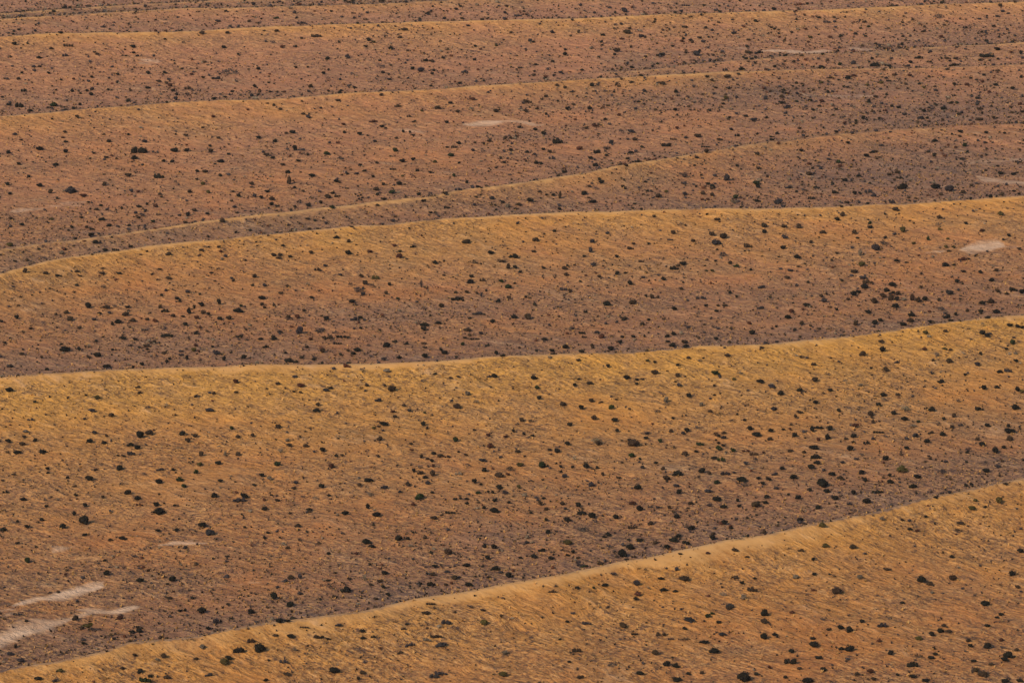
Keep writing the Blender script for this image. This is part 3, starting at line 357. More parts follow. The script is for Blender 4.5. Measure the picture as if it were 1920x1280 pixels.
(960,640): "400 45 58 34k,297 74 38 24k,520 80 44 26k,742 58 46 38k,808 10 40 24k,1205 38 46 32k,1302 43 46 26k,1295 10 50 24b,1165 5 36 16k,605 48 28 20b,312 97 44 12k,1440 18 110 14u,1905 15 40 16u,495 148 38 18b,285 122 34 16y,1322 134 36 20b,720 193 30 24k,1072 240 56 40b,858 276 56 34k,1242 262 42 26b,1242 181 28 20k,1070 160 26 18k,1018 153 34 20o,160 282 42 30k,185 355 38 26g,203 430 36 26k,380 480 46 30b,518 505 44 32k,595 453 44 26b,745 503 44 30g,617 585 46 34b,767 597 52 34k,432 630 42 28k,787 670 30 26k,665 467 38 12b,473 328 34 24k,585 317 50 22b,500 287 28 16k,365 271 38 16u,935 292 28 18k,978 290 26 18b,1328 413 38 30k,1520 410 28 14k,1525 248 52 30g,1555 268 30 18u,1713 248 50 28y,1665 290 32 20o,1863 308 56 28k,1615 108 42 22b,1410 152 40 18u,1425 72 60 12k,1870 58 38 18b,1255 340 38 24u,1518 337 24 16b,1422 485 30 30y,1090 535 50 26u,1155 450 34 40y,1150 475 50 26u,1488 534 34 20b,1540 557 90 14k,1205 584 30 18k,1312 672 50 36k,1193 680 32 26b,1388 652 40 20u,1783 655 46 34k,1833 702 84 40k,1745 592 30 18k,1640 595 40 18u,1530 700 50 34b,1590 688 40 20b,1588 728 34 24u,1550 718 28 20k,1410 772 56 20g,1550 805 42 34g,1582 788 30 20k,1550 768 26 18k,1656 824 36 28g,1515 882 46 22k,1570 893 60 24g,1110 755 34 26g,1283 690 30 24u,1312 740 36 20u,1380 827 32 20k,1300 848 34 34b,910 770 104 60b,640 750 90 60y,645 770 50 40b,415 772 46 32k,338 824 50 34k,285 820 38 18b,898 855 52 36g,958 885 26 20g,225 928 66 50g,57 932 54 28o,155 713 32 20k,127 724 34 20u,88 698 30 18k,10 680 26 24k,47 830 44 22b,70 600 40 30b,1013 692 60 28u,1005 730 36 20k,883 742 36 18k,470 878 40 32y,555 945 40 36k,365 943 26 22k,453 945 26 18k,640 953 28 22k,395 1015 44 28u,595 1080 54 40u,943 1103 62 36k,680 1002 24 28b,800 1030 30 20b,925 1032 50 18u,977 950 32 24u,1158 1033 46 36b,1243 995 88 44k,1080 916 40 18k,1133 960 32 26b,1423 975 54 40k,1478 993 30 26b,1602 993 80 24u,1662 985 30 14u,1535 1065 54 28g,1752 920 34 26u,1822 885 30 28u,1815 848 76 22b,1885 838 26 18r,1770 828 26 18r,1735 828 26 16r,1850 1033 36 20k,1720 1040 90 44k,1750 1080 84 28u,1880 1068 34 22k,1890 955 60 24k,1912 1035 24 26b,1470 1132 60 26u,1253 1138 40 34k,1230 1090 46 24u,1533 1190 76 40k,1828 1228 80 50b,1590 1250 56 28k,1480 1230 56 30u,1340 1216 46 24b,1178 1253 32 24b,905 1220 62 30r,953 1258 54 44k,1100 1245 46 14u,1038 1242 36 14u,498 1228 40 36k,375 1220 38 28b,213 1222 36 34b,235 1183 36 16k,258 1265 40 22b,400 1262 28 20u,1910 1170 40 26k,1690 1200 26 24k,1702 1240 30 22k,1900 1215 40 24k,140 1050 40 10u,50 1100 30 26o",
(1440,640): "410 1070 100 64k,1005 962 76 56o,1705 823 64 50k,1810 680 90 44k,1813 732 50 40b,1605 778 60 38k,1850 498 64 44k,1500 818 50 40u,1768 798 34 24k,615 808 62 42k,338 804 76 36k,445 722 48 44k,640 716 46 30k,700 987 52 36k,1120 1021 52 34k,1087 1092 58 38k,1195 752 50 32k,1105 713 40 28u,1305 700 44 32k,885 882 48 34k,917 1055 46 30k,912 1007 28 26k,1635 977 54 30k,1305 982 84 36u,1525 1070 28 16k,1358 1137 30 22u,500 1180 66 34k,445 1130 56 28k,228 1177 48 32k,375 1246 50 34k,285 1252 60 20k,640 1140 36 32k,725 1042 42 26k,740 1205 70 46k,820 1137 90 20k,610 1222 40 18u,555 1160 50 18u,190 1022 66 40k,105 957 42 26k,480 1000 60 32k,540 1030 60 34b,325 948 46 36k,368 912 46 28k,355 872 80 30k,50 1002 50 18u,65 1108 38 20u,12 1042 30 22k,168 828 46 20b,315 1122 28 26k,560 910 38 18u,525 932 28 16u,660 885 40 18u,706 858 34 18u,1220 690 50 18b,1255 1170 36 18k,1335 910 34 18u,1630 912 40 22u,1728 945 38 20u,1215 885 26 14k,1205 865 24 16u,1040 805 38 24k,1445 632 38 16u,1645 633 38 24k,1803 640 28 26k,1573 740 34 24b,1380 652 34 26b,1395 562 30 30b,1580 508 60 24k,1428 457 44 28u,1230 520 46 36k,1185 508 36 14b,1087 640 44 20y,1025 582 54 34k,1128 604 32 18g,940 543 48 30k,1025 515 90 40y,768 548 48 40b,780 580 24 20b,828 482 42 28k,862 402 50 34k,865 437 42 26y,967 408 32 22b,690 498 40 20u,530 526 32 26k,668 410 60 22b,465 377 38 24k,357 467 44 26k,240 370 42 28k,96 397 54 36k,352 294 50 30b,445 250 50 22u,343 178 42 22b,580 312 36 44y,695 332 36 20y,312 490 38 18u,235 540 46 20b,275 515 20 40u,205 568 26 30b,30 345 60 30u,40 508 50 26u,45 475 34 16u,330 665 30 40k,465 662 40 34k,380 652 90 20k,655 640 42 28r,115 667 28 16k,165 664 26 20r,20 675 36 28k,15 735 44 24b,375 742 30 26r,270 836 30 22b,200 710 40 30k,585 732 32 18b,825 686 70 18k,880 720 40 20u,740 762 50 20k,640 760 26 18k,790 605 24 26b,735 605 30 18u,885 218 38 32b,710 96 54 42b,860 70 44 38k,850 8 44 20b,1173 62 34 24r,1265 104 52 38y,1355 147 54 38b,1240 145 26 20b,1568 178 46 28u,1325 63 40 18o,1368 72 28 18b,1593 97 24 20k,1788 66 26 18k,1832 16 38 36g,1855 97 34 18y,1858 155 36 20k,1738 230 48 22k,1800 230 54 22u,1300 307 46 28k,1230 243 50 22u,1477 252 26 18k,1620 355 42 34k,1718 351 38 22k,1868 367 40 34k,1905 380 34 24o,1740 443 40 14u,772 208 26 16k,965 165 38 16u,1900 610 50 14u,1480 128 30 14u,1530 1260 66 36o,1730 1203 54 52o,1558 1203 34 24o,1780 1080 40 18b,665 1275 60 20u",
(0,960): "660 880 82 74o,565 798 50 42b,1052 518 60 38k,1297 508 54 46k,800 460 50 44k,205 366 50 44g,468 107 60 40k,205 113 42 26k,313 60 32 26k,132 76 26 20k,25 140 50 30k,630 65 84 70k,558 16 30 30k,635 178 34 20k,828 216 34 20b,920 202 56 32k,1183 142 40 22k,1520 105 60 46k,1575 155 80 50u,1390 272 36 22u,1000 341 60 26u,787 370 32 16k,128 235 36 18b,435 605 28 18b,1513 745 64 50k,1880 752 58 44k,1620 820 56 46u,903 800 50 28r,1045 893 50 30k,992 903 44 24k,1040 865 44 16k,1267 650 44 22b,1345 745 28 20k,1390 742 26 22k,1563 876 34 26k,1710 695 30 18k,857 952 30 20k,75 1067 50 28u,155 1120 54 36u,630 990 44 18k,130 767 60 16u,450 1195 46 28o,290 1260 60 30k,1052 1195 52 40k,1228 1085 46 42b,1180 1112 40 20y,1470 1108 36 20b,1010 1075 36 24b,1680 1132 76 54o,1718 1095 52 36k,1790 1038 96 36k,1885 968 66 28b,1565 1228 60 20u,1515 1015 50 30y,1090 1262 90 30g,1250 1250 50 30b,1410 970 90 16b,920 1183 40 20b,1705 342 30 16k,1835 118 24 18k",
(480,960): "25 1022 100 68k,583 1193 90 50k,1858 1220 76 44o,685 590 66 46k,257 697 76 42k,135 633 56 64k,180 815 62 40k,235 823 40 20k,825 230 76 44k,870 264 48 28k,1070 200 66 46k,1140 202 34 24k,668 14 54 38k,908 22 64 40k,1440 300 70 46b,1335 48 50 26b,1455 10 70 20k,315 108 42 28b,88 158 32 18k,237 270 30 22b,547 317 32 22k,752 318 34 22r,965 460 60 34k,815 495 40 50y,697 503 36 20b,928 520 38 22b,1325 473 44 28b,1283 467 26 18k,1340 408 44 24k,1580 403 64 30k,1735 347 44 30k,1785 265 46 40k,1800 427 60 38k,1895 475 62 46k,1492 497 46 40b,1435 450 42 20u,1593 548 66 34k,1312 545 66 26k,1228 542 36 20k,1425 548 34 18b,955 565 30 26k,990 627 34 26k,897 652 36 20b,592 642 36 22b,262 490 56 36b,328 485 32 36u,540 517 36 16k,325 615 40 24u,860 550 34 20b,1710 830 64 44o,1605 712 54 26u,1275 770 58 26b,1308 692 60 18b,1130 842 30 16k,1430 830 80 30u,620 850 42 22u,145 935 44 20b,258 937 64 32k,455 941 46 28b,497 938 30 20k,540 960 38 16k,290 1037 48 36y,375 1072 50 20u,210 1122 66 24u,230 1225 56 24b,802 1215 50 26b,768 1250 30 24b,75 1270 34 22k,1340 1240 80 26u,1380 1220 90 16u,795 903 40 22k,800 945 40 20k,883 943 44 16k,1105 882 38 16b,1390 1000 90 40u,1865 1058 50 30y,1158 1000 60 20u,1700 742 40 18b,1280 962 60 20y,360 872 60 14b,1665 187 32 18u,1160 255 40 22y,1745 492 30 18k,1835 457 40 18u,1350 940 80 20b",
(960,960): "825 318 72 66k,887 267 66 46k,1165 268 50 38k,1215 216 70 38k,1505 197 50 40k,1508 165 40 20b,1290 232 32 22k,1322 238 30 26k,1250 182 50 24k,1343 125 54 36k,957 218 54 26k,727 267 48 30u,720 178 44 28k,690 192 34 18k,417 230 86 44o,598 32 62 46k,520 10 76 34k,413 60 66 36k,778 42 54 38k,627 83 44 34u,530 140 100 36u,902 118 64 24b,1200 92 54 22k,1230 40 46 28k,1592 85 46 34k,1780 60 70 22k,1643 123 36 20k,1040 95 40 28b,495 392 56 50u,665 393 50 22b,160 342 60 26k,62 342 34 18k,290 352 50 26k,222 288 56 22k,408 295 50 18k,457 307 34 24k,417 328 32 18k,270 153 36 28k,110 230 36 20u,255 65 26 24k,1685 203 90 18u,915 342 40 16b,535 413 50 14g,1470 314 36 18r,1258 317 34 16b,1670 287 46 26b,1235 432 30 26u,1002 445 36 26u,762 466 60 28u,935 535 64 46u,1298 505 90 44b,1118 507 44 20k,1138 584 60 28k,1020 573 40 24y,1225 596 38 20k,1583 625 66 28y,1735 645 42 36y,1800 590 80 30b,943 618 50 32r,928 658 40 26k,697 551 48 22k,493 570 36 22k,612 572 26 20g,303 607 50 18b,665 660 38 14b,1725 538 34 20k,1820 506 28 16k,1675 500 44 24b,1765 345 34 16b,1632 705 66 28u,1625 728 50 24b,1472 782 46 28g,1500 766 34 20g,1325 815 90 40u,1548 828 40 22k,1578 920 60 28u,1893 762 60 56k,1887 828 62 38b,1893 940 60 54k,835 852 64 44b,415 823 36 18k,1073 1057 56 46b,1093 927 26 28b,1140 920 32 22b,918 920 44 18k,1520 1045 86 46k,1158 1140 54 42k,1230 1157 48 40k,958 1215 64 36k,1425 1207 34 26b,1322 1215 32 24k,1238 1265 70 30k,1740 1245 110 80k,510 1248 46 26b,750 1145 80 30u,428 1126 30 18k,1440 985 60 26k,1385 975 40 16k,1300 960 90 20b,1295 877 34 22k,485 1038 80 30b,555 842 66 18u,1190 953 40 14u",
(1440,960): "1625 688 70 44k,1800 1075 76 54k,1775 1110 50 30k,1643 1010 64 50k,610 1027 70 46k,550 1030 40 26k,343 1001 86 50k,165 1118 104 44k,608 884 62 48k,542 866 54 38k,300 1270 98 44k,513 597 86 54b,1148 508 68 58k,1383 500 60 50b,1210 548 50 30b,1828 460 56 42k,1892 299 50 30k,637 267 60 38b,433 262 48 30o,405 105 52 44o,240 66 46 28k,1060 130 40 20k,1122 142 36 20r,1005 65 28 22b,1440 90 50 28b,1425 140 50 14b,1183 46 28 18k,855 60 34 26y,340 360 34 24k,245 290 46 18b,695 425 56 20b,690 490 54 28y,348 467 40 20k,207 494 44 28y,343 585 40 14r,890 440 50 22b,1377 340 34 22k,1005 686 40 18k,1120 635 44 24u,1230 608 36 18y,1555 635 44 26u,180 760 38 20r,412 808 44 24u,703 827 36 26k,860 850 90 30u,1133 957 68 34o,1227 919 46 36k,1292 890 60 38k,1360 903 50 24b,1318 858 40 24b,1642 857 50 24k,1740 832 70 14u,1745 775 40 22k,1718 797 34 18k,1540 944 48 20u,1503 970 46 26b,1518 1007 34 24k,1747 960 38 22r,1757 1018 40 20u,922 1058 48 34k,1130 1086 80 30b,1222 1096 50 26k,1255 1070 32 24k,1245 1022 28 20k,1080 1150 92 34k,770 1193 54 38r,172 1045 50 28k,377 1103 60 26k,415 1187 52 28k,235 1178 36 22b,335 950 44 20k,455 890 34 22b,50 918 40 24k,970 1220 32 20k,1088 1238 56 28k,663 1215 40 26b,790 1253 50 22b,1560 1195 50 40b,1610 1220 80 50b,1778 1270 60 30k,1890 1272 46 26k,1183 1270 56 24k,128 1238 34 22k,1870 565 36 24b,1670 1145 44 20b,1545 1118 46 20k,1865 1040 36 22b,10 1165 28 26r",
}
rows = []
for (ox, oy), s in T.items():
    for r in s.split(','):
        a, b_, c, d = r[:-1].split(' ')
        rows.append((ox + int(a) / 4, oy + int(b_) / 4, int(c) / 4, int(d) / 4, r[-1]))

# ------------------------------------------------------------------ foliage materials
def foliage(name, per_object):
    m, n, b = newmat(name)
    at = N(n, 'ShaderNodeAttribute'); at.attribute_name = 'tone'
    pos = N(n, 'ShaderNodeNewGeometry').outputs['Position']
    nz = noise(n, pos, 2.2, 3, 0.6)
    c = at.outputs['Color']
    if per_object:
        oi = N(n, 'ShaderNodeObjectInfo'); c = mixc(n, 1.0, c, oi.outputs['Color'], 'MULTIPLY')
    c = mixc(n, 1.0, c, mixc(n, nz, (0.6, 0.62, 0.65), (1.45, 1.38, 1.25)), 'MULTIPLY')
    n.links.new(c, b.inputs['Base Color']); b.inputs['Roughness'].default_value = 0.85
    return m
leaf_m = foliage("shrub_foliage", True); mixed_m = foliage("mixed_foliage", False)
bark_m, n, b = newmat("dry_bark")
pos = N(n, 'ShaderNodeNewGeometry').outputs['Position']
n.links.new(mixc(n, noise(n, pos, 5.0, 3), (0.05, 0.035, 0.025), (0.16, 0.12, 0.09)), b.inputs['Base Color'])

COL = dict(k=(.014, .012, .007), g=(.019, .026, .007), o=(.070, .054, .015), b=(.046, .028, .015),
           u=(.036, .030, .032), r=(.070, .026, .014), y=(.150, .115, .080))

# unit icosphere, two levels
def ico(sub):
    t = (1 + 5 ** .5) / 2
    v = [(-1,t,0),(1,t,0),(-1,-t,0),(1,-t,0),(0,-1,t),(0,1,t),(0,-1,-t),(0,1,-t),(t,0,-1),(t,0,1),(-t,0,-1),(-t,0,1)]
    v = [np.array(p) / np.linalg.norm(p) for p in v]
    f = [(0,11,5),(0,5,1),(0,1,7),(0,7,10),(0,10,11),(1,5,9),(5,11,4),(11,10,2),(10,7,6),(7,1,8),(3,9,4),(3,4,2),(3,2,6),(3,6,8),(3,8,9),(4,9,5),(2,4,11),(6,2,10),(8,6,7),(9,8,1)]
    for _ in range(sub):
        mid = {}; nf = []
        def mp(a, b):
            k = (min(a, b), max(a, b))
            if k not in mid:
                p = v[a] + v[b]; v.append(p / np.linalg.norm(p)); mid[k] = len(v) - 1
            return mid[k]
        for a, b, c in f:
            x, y, z = mp(a, b), mp(b, c), mp(c, a); nf += [(a, x, z), (b, y, x), (c, z, y), (x, y, z)]
        f = nf
    return np.array(v), np.array(f)
ICO0, ICO1 = ico(0), ico(1)

class Soup:
    def __init__(s): s.v, s.f, s.c, s.n = [], [], [], 0
    def add(s, v, f, c):
        s.v.append(v); s.f.append(f + s.n); s.c.append(c); s.n += len(v)
    def arrays(s): return np.concatenate(s.v), np.concatenate(s.f), np.concatenate(s.c)

def leaves(S, g, pts, size, tlo=.55, thi=1.6):
    """small two-triangle leaf sprays at pts, random tilt"""
    m = len(pts)
    a = g.normal(size=(m, 3)); a /= np.linalg.norm(a, axis=1)[:, None]
    b = g.normal(size=(m, 3)); b -= (a * b).sum(1)[:, None] * a; b /= np.linalg.norm(b, axis=1)[:, None]
    sz = size * g.uniform(.6, 1.5, m)[:, None]
    v = np.stack([pts - a * sz, pts + b * sz * .6, pts + a * sz, pts - b * sz * .6], 1).reshape(-1, 3)
    i = np.arange(m) * 4
    f = np.concatenate([np.stack([i, i + 1, i + 2], 1), np.stack([i, i + 2, i + 3], 1)])
    t = np.repeat(g.uniform(tlo, thi, m), 4)[:, None]
    S.add(v, f, np.concatenate([t * g.uniform(.95, 1.05, (1, 3)), np.ones((m * 4, 1))], 1))

def sticks(S, g, roots, tips, r0, tone=1.0):
    for p, q in zip(roots, tips):
        d = q - p; L = np.linalg.norm(d); d = d / L
        u = np.cross(d, (0.3, 0.2, 0.93)); u /= np.linalg.norm(u); w_ = np.cross(d, u)
        bend = (p + q) / 2 + g.normal(size=3) * L * .07
        ring = lambda c, r: [c + r * (math.cos(a) * u + math.sin(a) * w_) for a in (0, 2.09, 4.19)]
        v = np.array(ring(p, r0) + ring(bend, r0 * .6) + ring(q, r0 * .2))
        f = []
        for k in (0, 3):
            for j in range(3):
                a, b_ = k + j, k + (j + 1) % 3
                f += [(a, b_, b_ + 3), (a, b_ + 3, a + 3)]
        S.add(v, np.array(f), np.tile([tone, tone, tone, 1.0], (9, 1)))

def lobes_for(form, g):
    """centres and radii of leaf masses in a unit box x,y in +-.5, z 0..1"""
    L = []
    if form == 'wide':
        k = g.integers(4, 7)
        for i in range(k):
            x = -0.38 + 0.76 * i / (k - 1) + g.uniform(-.07, .07); s = g.uniform(.6, 1.05) * (1 - .6 * abs(x - (.2 if k % 2 else -.15)))
            L.append((np.array([x, g.uniform(-.16, .16), .40 * s]), np.array([g.uniform(.11, .2), g.uniform(.24, .38), .52 * s])))
    elif form == 'tree':
        for i in range(7):
            a = i * 2.4 + g.uniform(-.4, .4); r = g.uniform(.10, .30)
            L.append((np.array([r * math.cos(a), r * math.sin(a), g.uniform(.52, .80)]), np.array([1, 1, .8]) * g.uniform(.14, .22)))
    else:
        L.append((np.array([0, 0, .42]), np.array([.34, .34, .46])))
        for i in range(g.integers(4, 8)):
            a = i * 1.3 + g.uniform(-.5, .5); r = g.uniform(.15, .32)
            L.append((np.array([r * math.cos(a), r * math.sin(a), g.uniform(.22, .58)]), np.array([1, 1, 1.35]) * g.uniform(.13, .24)))
    return L

def crown(form, seed, nleaf, core=True, level=ICO1, lsz=.055):
    g = np.random.default_rng(seed); S = Soup(); L = lobes_for(form, g)
    vol = np.array([l[1].prod() for l in L]) ** .66; vol /= vol.sum()
    for (c, r), wt in zip(L, vol):
        if core:
            v, f = level
            k = .80 + .22 * g.uniform(size=len(v))[:, None]
            vv = c + v * r * k * .98; vv[:, 2] = np.maximum(vv[:, 2], .01)
            tn = (.45 + .35 * g.uniform(size=len(v)))[:, None] * np.ones(3)
            S.add(vv, f, np.concatenate([tn, np.ones((len(v), 1))], 1))
        m = max(6, int(nleaf * wt))
        d = g.normal(size=(m, 3)); d /= np.linalg.norm(d, axis=1)[:, None]
        d[:, 2] = np.where(d[:, 2] < -.35, -d[:, 2], d[:, 2])
        p = c + d * r * g.uniform(.72 if core else .3, 1.16, m)[:, None]
        p[:, 2] = np.maximum(p[:, 2], .02)
        leaves(S, g, p, lsz)
    return S

def stems(form, seed, k=9):
    g = np.random.default_rng(seed + 500); S = Soup()
    if form == 'tree':
        sticks(S, g, [np.array([0, 0, -.04])], [np.array([.02, .03, .5])], .045)
        for i in range(5):
            a = i * 1.26 + g.uniform(-.3, .3)
            sticks(S, g, [np.array([.01, .01, g.uniform(.2, .4)])], [np.array([.26 * math.cos(a), .26 * math.sin(a), g.uniform(.6, .8)])], .022)
    else:
        sx = .42 if form != 'wide' else .46
        for i in range(k):
            a = i * 2.4 + g.uniform(-.4, .4); q = g.uniform(.5, 1.05)
            sticks(S, g, [np.array([.05 * math.cos(a), .05 * math.sin(a), -.03])],
                   [np.array([sx * q * math.cos(a), .42 * q * math.sin(a), g.uniform(.45, 1.02)])], .016)
    return S

protos = {}
def proto_mesh(part, form, i, openness):
    key = (part, form, i, openness)
    if key not in protos:
        sd = 100 + i * 7 + len(form) * 31
        if part == 'crown':
            S = crown(form, sd, 330 if not openness else 200, core=not openness)
        elif part == 'stems': S = stems(form, sd, 14 if openness else 8)
        elif part == 'twiggy':                      # leafy sprays and bare twigs in one mesh
            S = stems(form, sd, 26); T_ = crown(form, sd, 230, core=False)
            v, f, c = T_.arrays(); S.add(v, f, c)
        v, f, c = S.arrays()
        protos[key] = build_mesh({'crown': 'crown', 'stems': 'stems', 'twiggy': 'shrub'}[part], v, f,
                                 [bark_m if part == 'stems' else leaf_m], cols=c)
    return protos[key]

# ------------------------------------------------------------------ real size and place of every shrub
P = np.array([r[:4] for r in rows]); kinds = [r[4] for r in rows]
PX, PY, PW, PH = P.T
PW = np.maximum(PW * 0.96, 2.6); PH = np.maximum(PH * 0.96, 2.2)
wide = (PW / PH) > 2.35
PW = np.where(wide, PW * .88, PW); PH = np.where(wide, PH * 1.15, PH)
dep = PITCH + np.arctan((PY - 640) / FPX)
dfac = np.where(wide, 0.55, 0.95)
base_py = PY + PH / 2 - PW * dfac / 2 * np.sin(dep)
BX, BY, BZ = on_ground(PX, base_py)
dist = np.sqrt(BX ** 2 + BY ** 2 + (CAM_H - BZ) ** 2)
Wm = PW * np.where(wide, .98, 1.12) * dist / FPX; Dm = Wm * dfac
Hm = np.where(wide, 1.45, 1.22) * np.maximum((PH * dist / FPX - Dm / 2 * np.sin(dep)) / np.cos(dep), Wm * .25)
area = PW * PH
area = np.where((PX > 6) & (PX < 1914) & (PY < 1274), area, area * .6)
order = np.argsort(-area)
big_ = np.zeros(len(area), bool); big_[order[:300]] = True
k_ = np.where(big_, 1.08, 1.30 - .10 * np.clip((dist - 1300) / 500, 0, 1)); Wm = Wm * k_; Dm = Dm * k_; Hm = Hm * k_
TREES = {(165, 1180), (410, 869), (388, 829), (1826, 644), (946, 1157)}

# ------------------------------------------------------------------ words for the labels
ROWS_Y = [c[4] for c in CRESTS]
BAND = ['nearest dune', 'second dune', 'third dune', 'fourth dune', 'fifth dune', 'sixth dune', 'farthest dunes']
LINES = [0, 1, 2, 3, 4, 6]
def band(px, py):
    ys_ = [np.interp(px, [p[0] for p in CRESTS[i][4]], [p[1] for p in CRESTS[i][4]]) for i in LINES]
    lo = 1330.0 + (1920 - px) * .04
    for k, yy in enumerate(ys_):
        if py >= yy - 2:
            return BAND[k], (lo - py) / (lo - yy)
        lo = yy
    return BAND[6], .5
CWORD = dict(k='blackish green', g='deep green', o='olive', b='dark brown', u='slate grey', r='reddish brown', y='pale grey')
used = {}
def make_label(i, rank):
    px, py, k = PX[i], PY[i], kinds[i]
    bn, fr = band(px, py)
    asp = PW[i] / PH[i]
    shape = 'sprawling' if asp > 2.3 else 'low' if asp > 1.75 else 'upright' if asp < 1.2 else 'rounded'
    size = 'very large' if rank < 20 else 'large' if rank < 110 else 'medium' if rank < 220 else 'small'
    where = 'at foot of' if fr < .22 else 'low on' if fr < .45 else 'midway up' if fr < .68 else 'high on' if fr < .9 else 'near crest of'
    for q in PANS:
        if q[5] > .55 and min(q[0], q[2]) - 14 < px < max(q[0], q[2]) + 14 and abs(py - np.interp(px, sorted((q[0], q[2])), (q[1], q[3]) if q[0] < q[2] else (q[3], q[1]))) < 16:
            where = 'by pale clay pan on'
    noun = 'tree' if is_tree[i] else 'shrub'
    s = f"{size} {CWORD[k]} {shape} {noun} {where} {bn}, {px / 19.2:.0f}% across, {py / 12.8:.0f}% down photo"
    if len(s.split()) > 16: s = s.replace(' photo', '').replace('pale clay', 'clay')
    if s in used: s = s.replace(size, size + (' darker' if k == 'k' else ' paler'), 1)
    assert s not in used, s
    used[s] = 1
    return s
is_tree = [(round(PX[i]), round(PY[i])) in TREES for i in range(len(rows))]

GROUP = 'shrubs scattered over the dunes'
chosen = set()
for rank, i in enumerate(order[:300]):
    i = int(i); chosen.add(i)
    k = kinds[i]; g = np.random.default_rng(i * 13 + 5)
    form = 'tree' if is_tree[i] else 'wide' if wide[i] else 'round'
    opn = (k == 'y') or (k == 'u' and (i % 2 == 0)) or (k == 'b' and i % 5 == 0)
    v = i % 7
    lab = make_label(i, rank)
    tint = g.uniform(.8, 1.25) * np.array(COL[k]) * g.uniform(.93, 1.07, 3)
    name = 'small_tree' if is_tree[i] else 'shrub'
    mirror = 1 if i % 3 else -1
    rz = g.uniform(-.25, .25) if wide[i] else g.uniform(0, 6.28)
    if is_tree[i] or (PW[i] > 14.5 and not (k == 'y')):
        o = bpy.data.objects.new(name, None); o.empty_display_size = .3
        kids = []
        for part, mat_c in (('crown', tint), ('stems', (1, 1, 1))):
            me = proto_mesh(part, form, v, opn and not is_tree[i])
            c = bpy.data.objects.new('foliage' if part == 'crown' else ('trunk' if is_tree[i] else 'stems'), me)
            c.parent = o; c.color = (*mat_c, 1); col.objects.link(c); kids.append(c)
    else:
        me = proto_mesh('twiggy' if opn else 'crown', form, v, opn)
        o = bpy.data.objects.new(name, me); o.color = (*tint, 1)
    col.objects.link(o)
    o.location = (BX[i], BY[i], BZ[i] - .03 * Hm[i]); o.rotation_euler = (0, 0, rz)
    o.scale = (Wm[i] * mirror if False else Wm[i], Dm[i], Hm[i])
    o['label'] = lab; o['category'] = 'tree' if is_tree[i] else 'shrub'; o['group'] = GROUP

# ------------------------------------------------------------------ all smaller shrubs as one object
S = Soup()
lows = [(crown('round', 900 + j, 60, level=ICO0, lsz=.09), crown('wide', 950 + j, 70, level=ICO0, lsz=.07),
         crown('round', 970 + j, 80, core=False, lsz=.075), crown('wide', 990 + j, 90, core=False, lsz=.06)) for j in range(9)]
lows = [[q.arrays() for q in tri] for tri in lows]
for i in map(int, order[300:]):
    g = np.random.default_rng(i * 13 + 5); k = kinds[i]
    kind = 1 if wide[i] else (2 if (k in 'yu' and i % 2) else 0)
    v, f, c = lows[i % 9][kind if not (kind == 1 and i % 3 == 0) else 3]
    a = g.uniform(-.25, .25) if wide[i] else g.uniform(0, 6.28); ca, sa = math.cos(a), math.sin(a)
    vv = v * (Wm[i], Dm[i], Hm[i])
    vv = np.stack([vv[:, 0] * ca - vv[:, 1] * sa + BX[i], vv[:, 0] * sa + vv[:, 1] * ca + BY[i], vv[:, 2] + BZ[i]], 1)
    tint = g.uniform(.8, 1.3) * np.array(COL[k])
    cc = c.copy(); cc[:, :3] *= tint
    S.add(vv, f, cc)

Y0_ = 790.0
def scatter(n_, g, ymax=2500, power=1.0):
    """random points on the ground, sparser on bare crests, gathered in loose patches"""
    out = []
    tot = 0
    while tot < n_:
        u = g.uniform(size=n_)
        y = (Y0_ ** power + u * (ymax ** power - Y0_ ** power)) ** (1 / power)
        x = g.uniform(-1, 1, n_) * (y * .155 + 30)
        keep = g.uniform(size=n_)
        z, cr, go, va = terrain(x, y, True)
        pm = pan_mask(x, y)
        fm = flat_mask(x, y); va = np.maximum(va, fm)
        d = (.30 + .70 * va + .5 * fm + .5 * (fbm(x / 25, y / 30, 77, 2) + .1)) * (1 - .65 * np.clip(cr * 1.4, 0, 1)) * (1 - np.clip(pm * 1.6, 0, 1))
        ok = keep < d
        out.append(np.stack([x, y, z, go, va], 1)[ok]); tot += ok.sum()
    return np.concatenate(out)[:n_]

g = np.random.default_rng(99)
pts = np.concatenate([scatter(9500, g, 2600, 1.6), scatter(27000, g, 2600, 3.3)])
tiny = [crown('round', 300 + j, 14, level=ICO0, lsz=.14).arrays() for j in range(6)]
def two_lobe(j):
    gg = np.random.default_rng(j); s = Soup()
    for q in range(2):
        v, f = ICO0; c = np.array([gg.uniform(-.2, .2), gg.uniform(-.2, .2), .35])
        s.add(c + v * (gg.uniform(.22, .34), gg.uniform(.22, .34), .45) * (.7 + .5 * gg.uniform(size=(12, 1))), f, np.ones((12, 4)) * gg.uniform(.6, 1.1))
    p = gg.uniform(-.5, .5, (12, 3)) + (0, 0, .5); leaves(s, gg, p, .13); return s.arrays()
tiny = [two_lobe(j) for j in range(12)]
kk = g.choice(list('kkkbbuuury'), len(pts)); sz = np.clip(g.lognormal(-.42, .42, len(pts)), .3, 1.7)
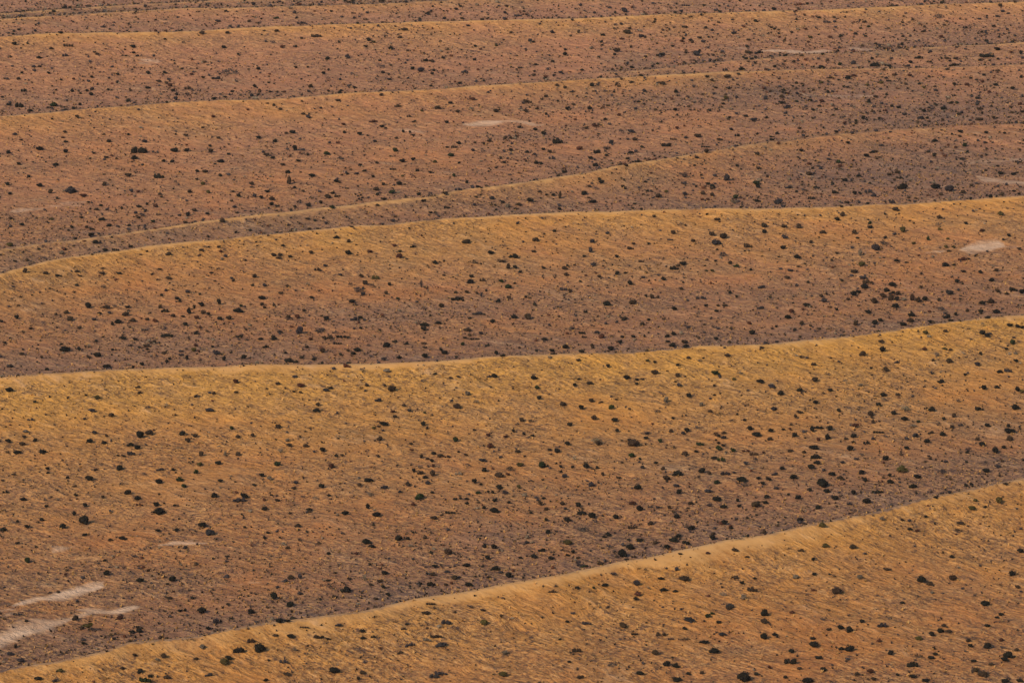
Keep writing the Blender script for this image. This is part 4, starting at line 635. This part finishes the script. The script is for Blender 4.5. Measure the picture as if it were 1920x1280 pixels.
for j, (x, y, z, go, va) in enumerate(pts):
    v, f, c = tiny[j % 12]; a = j * 2.4; ca, sa = math.cos(a), math.sin(a)
    s_ = 1.25 * sz[j] * (.8 + .25 * va) * (1 + .45 * min(1, max(0, (y - 1300) / 700))); vv = v * (s_ * 1.15, s_ * .9, s_ * .62)
    vv = np.stack([vv[:, 0] * ca - vv[:, 1] * sa + x, vv[:, 0] * sa + vv[:, 1] * ca + y, vv[:, 2] + z], 1)
    cc = c.copy(); cc[:, :3] *= np.array(COL[kk[j]]) * 1.15; cc[:, 3] = 1
    S.add(vv, f, cc)
v, f, c = S.arrays()
o = bpy.data.objects.new("small_shrubs", build_mesh("small_shrubs", v, f, [mixed_m], cols=c)); col.objects.link(o)
o['kind'] = 'stuff'; o['category'] = 'shrubs'; o['label'] = 'countless smaller dark shrubs dotted over all the dunes and hollows'

# ------------------------------------------------------------------ grass tufts
g = np.random.default_rng(41)
NT = 165000
pts = scatter(NT, g, 2400, 1.25)
nb = 6
size = g.uniform(.18, .42, NT) * (1 + .9 * (g.uniform(size=NT) < .22))
cen = pts[:, :3]
ang = g.uniform(0, 6.28, (NT, nb)); tilt = g.uniform(.2, .9, (NT, nb)); ln = size[:, None] * g.uniform(.6, 1.2, (NT, nb))
dx, dy = np.cos(ang), np.sin(ang)
tip = cen[:, None, :] + np.stack([dx * tilt * ln, dy * tilt * ln, ln * .9], -1)
wv = .36 * size[:, None]
b0 = cen[:, None, :] + np.stack([-dy * wv + dx * wv * .3, dx * wv + dy * wv * .3, -0.02 + 0 * wv * dx], -1)
b1 = cen[:, None, :] + np.stack([dy * wv + dx * wv * .3, -dx * wv + dy * wv * .3, -0.02 + 0 * wv * dx], -1)
V = np.stack([b0, b1, tip], 2).reshape(-1, 3)
F = np.arange(NT * nb * 3).reshape(-1, 3)
straw = g.uniform(size=NT) < (.30 + .45 * pts[:, 3])
cA = np.array([.055, .038, .030]); cB = np.array([.40, .23, .085])
base = np.where(straw[:, None], cB, cA) * g.uniform(.6, 1.35, (NT, 1))
C = np.concatenate([np.repeat(base, nb * 3, 0), np.ones((NT * nb * 3, 1))], 1)
o = bpy.data.objects.new("grass", build_mesh("grass", V, F, [mixed_m], cols=C)); col.objects.link(o)
o['kind'] = 'stuff'; o['category'] = 'grass'; o['label'] = 'sparse dry grass tufts covering the sandy slopes'
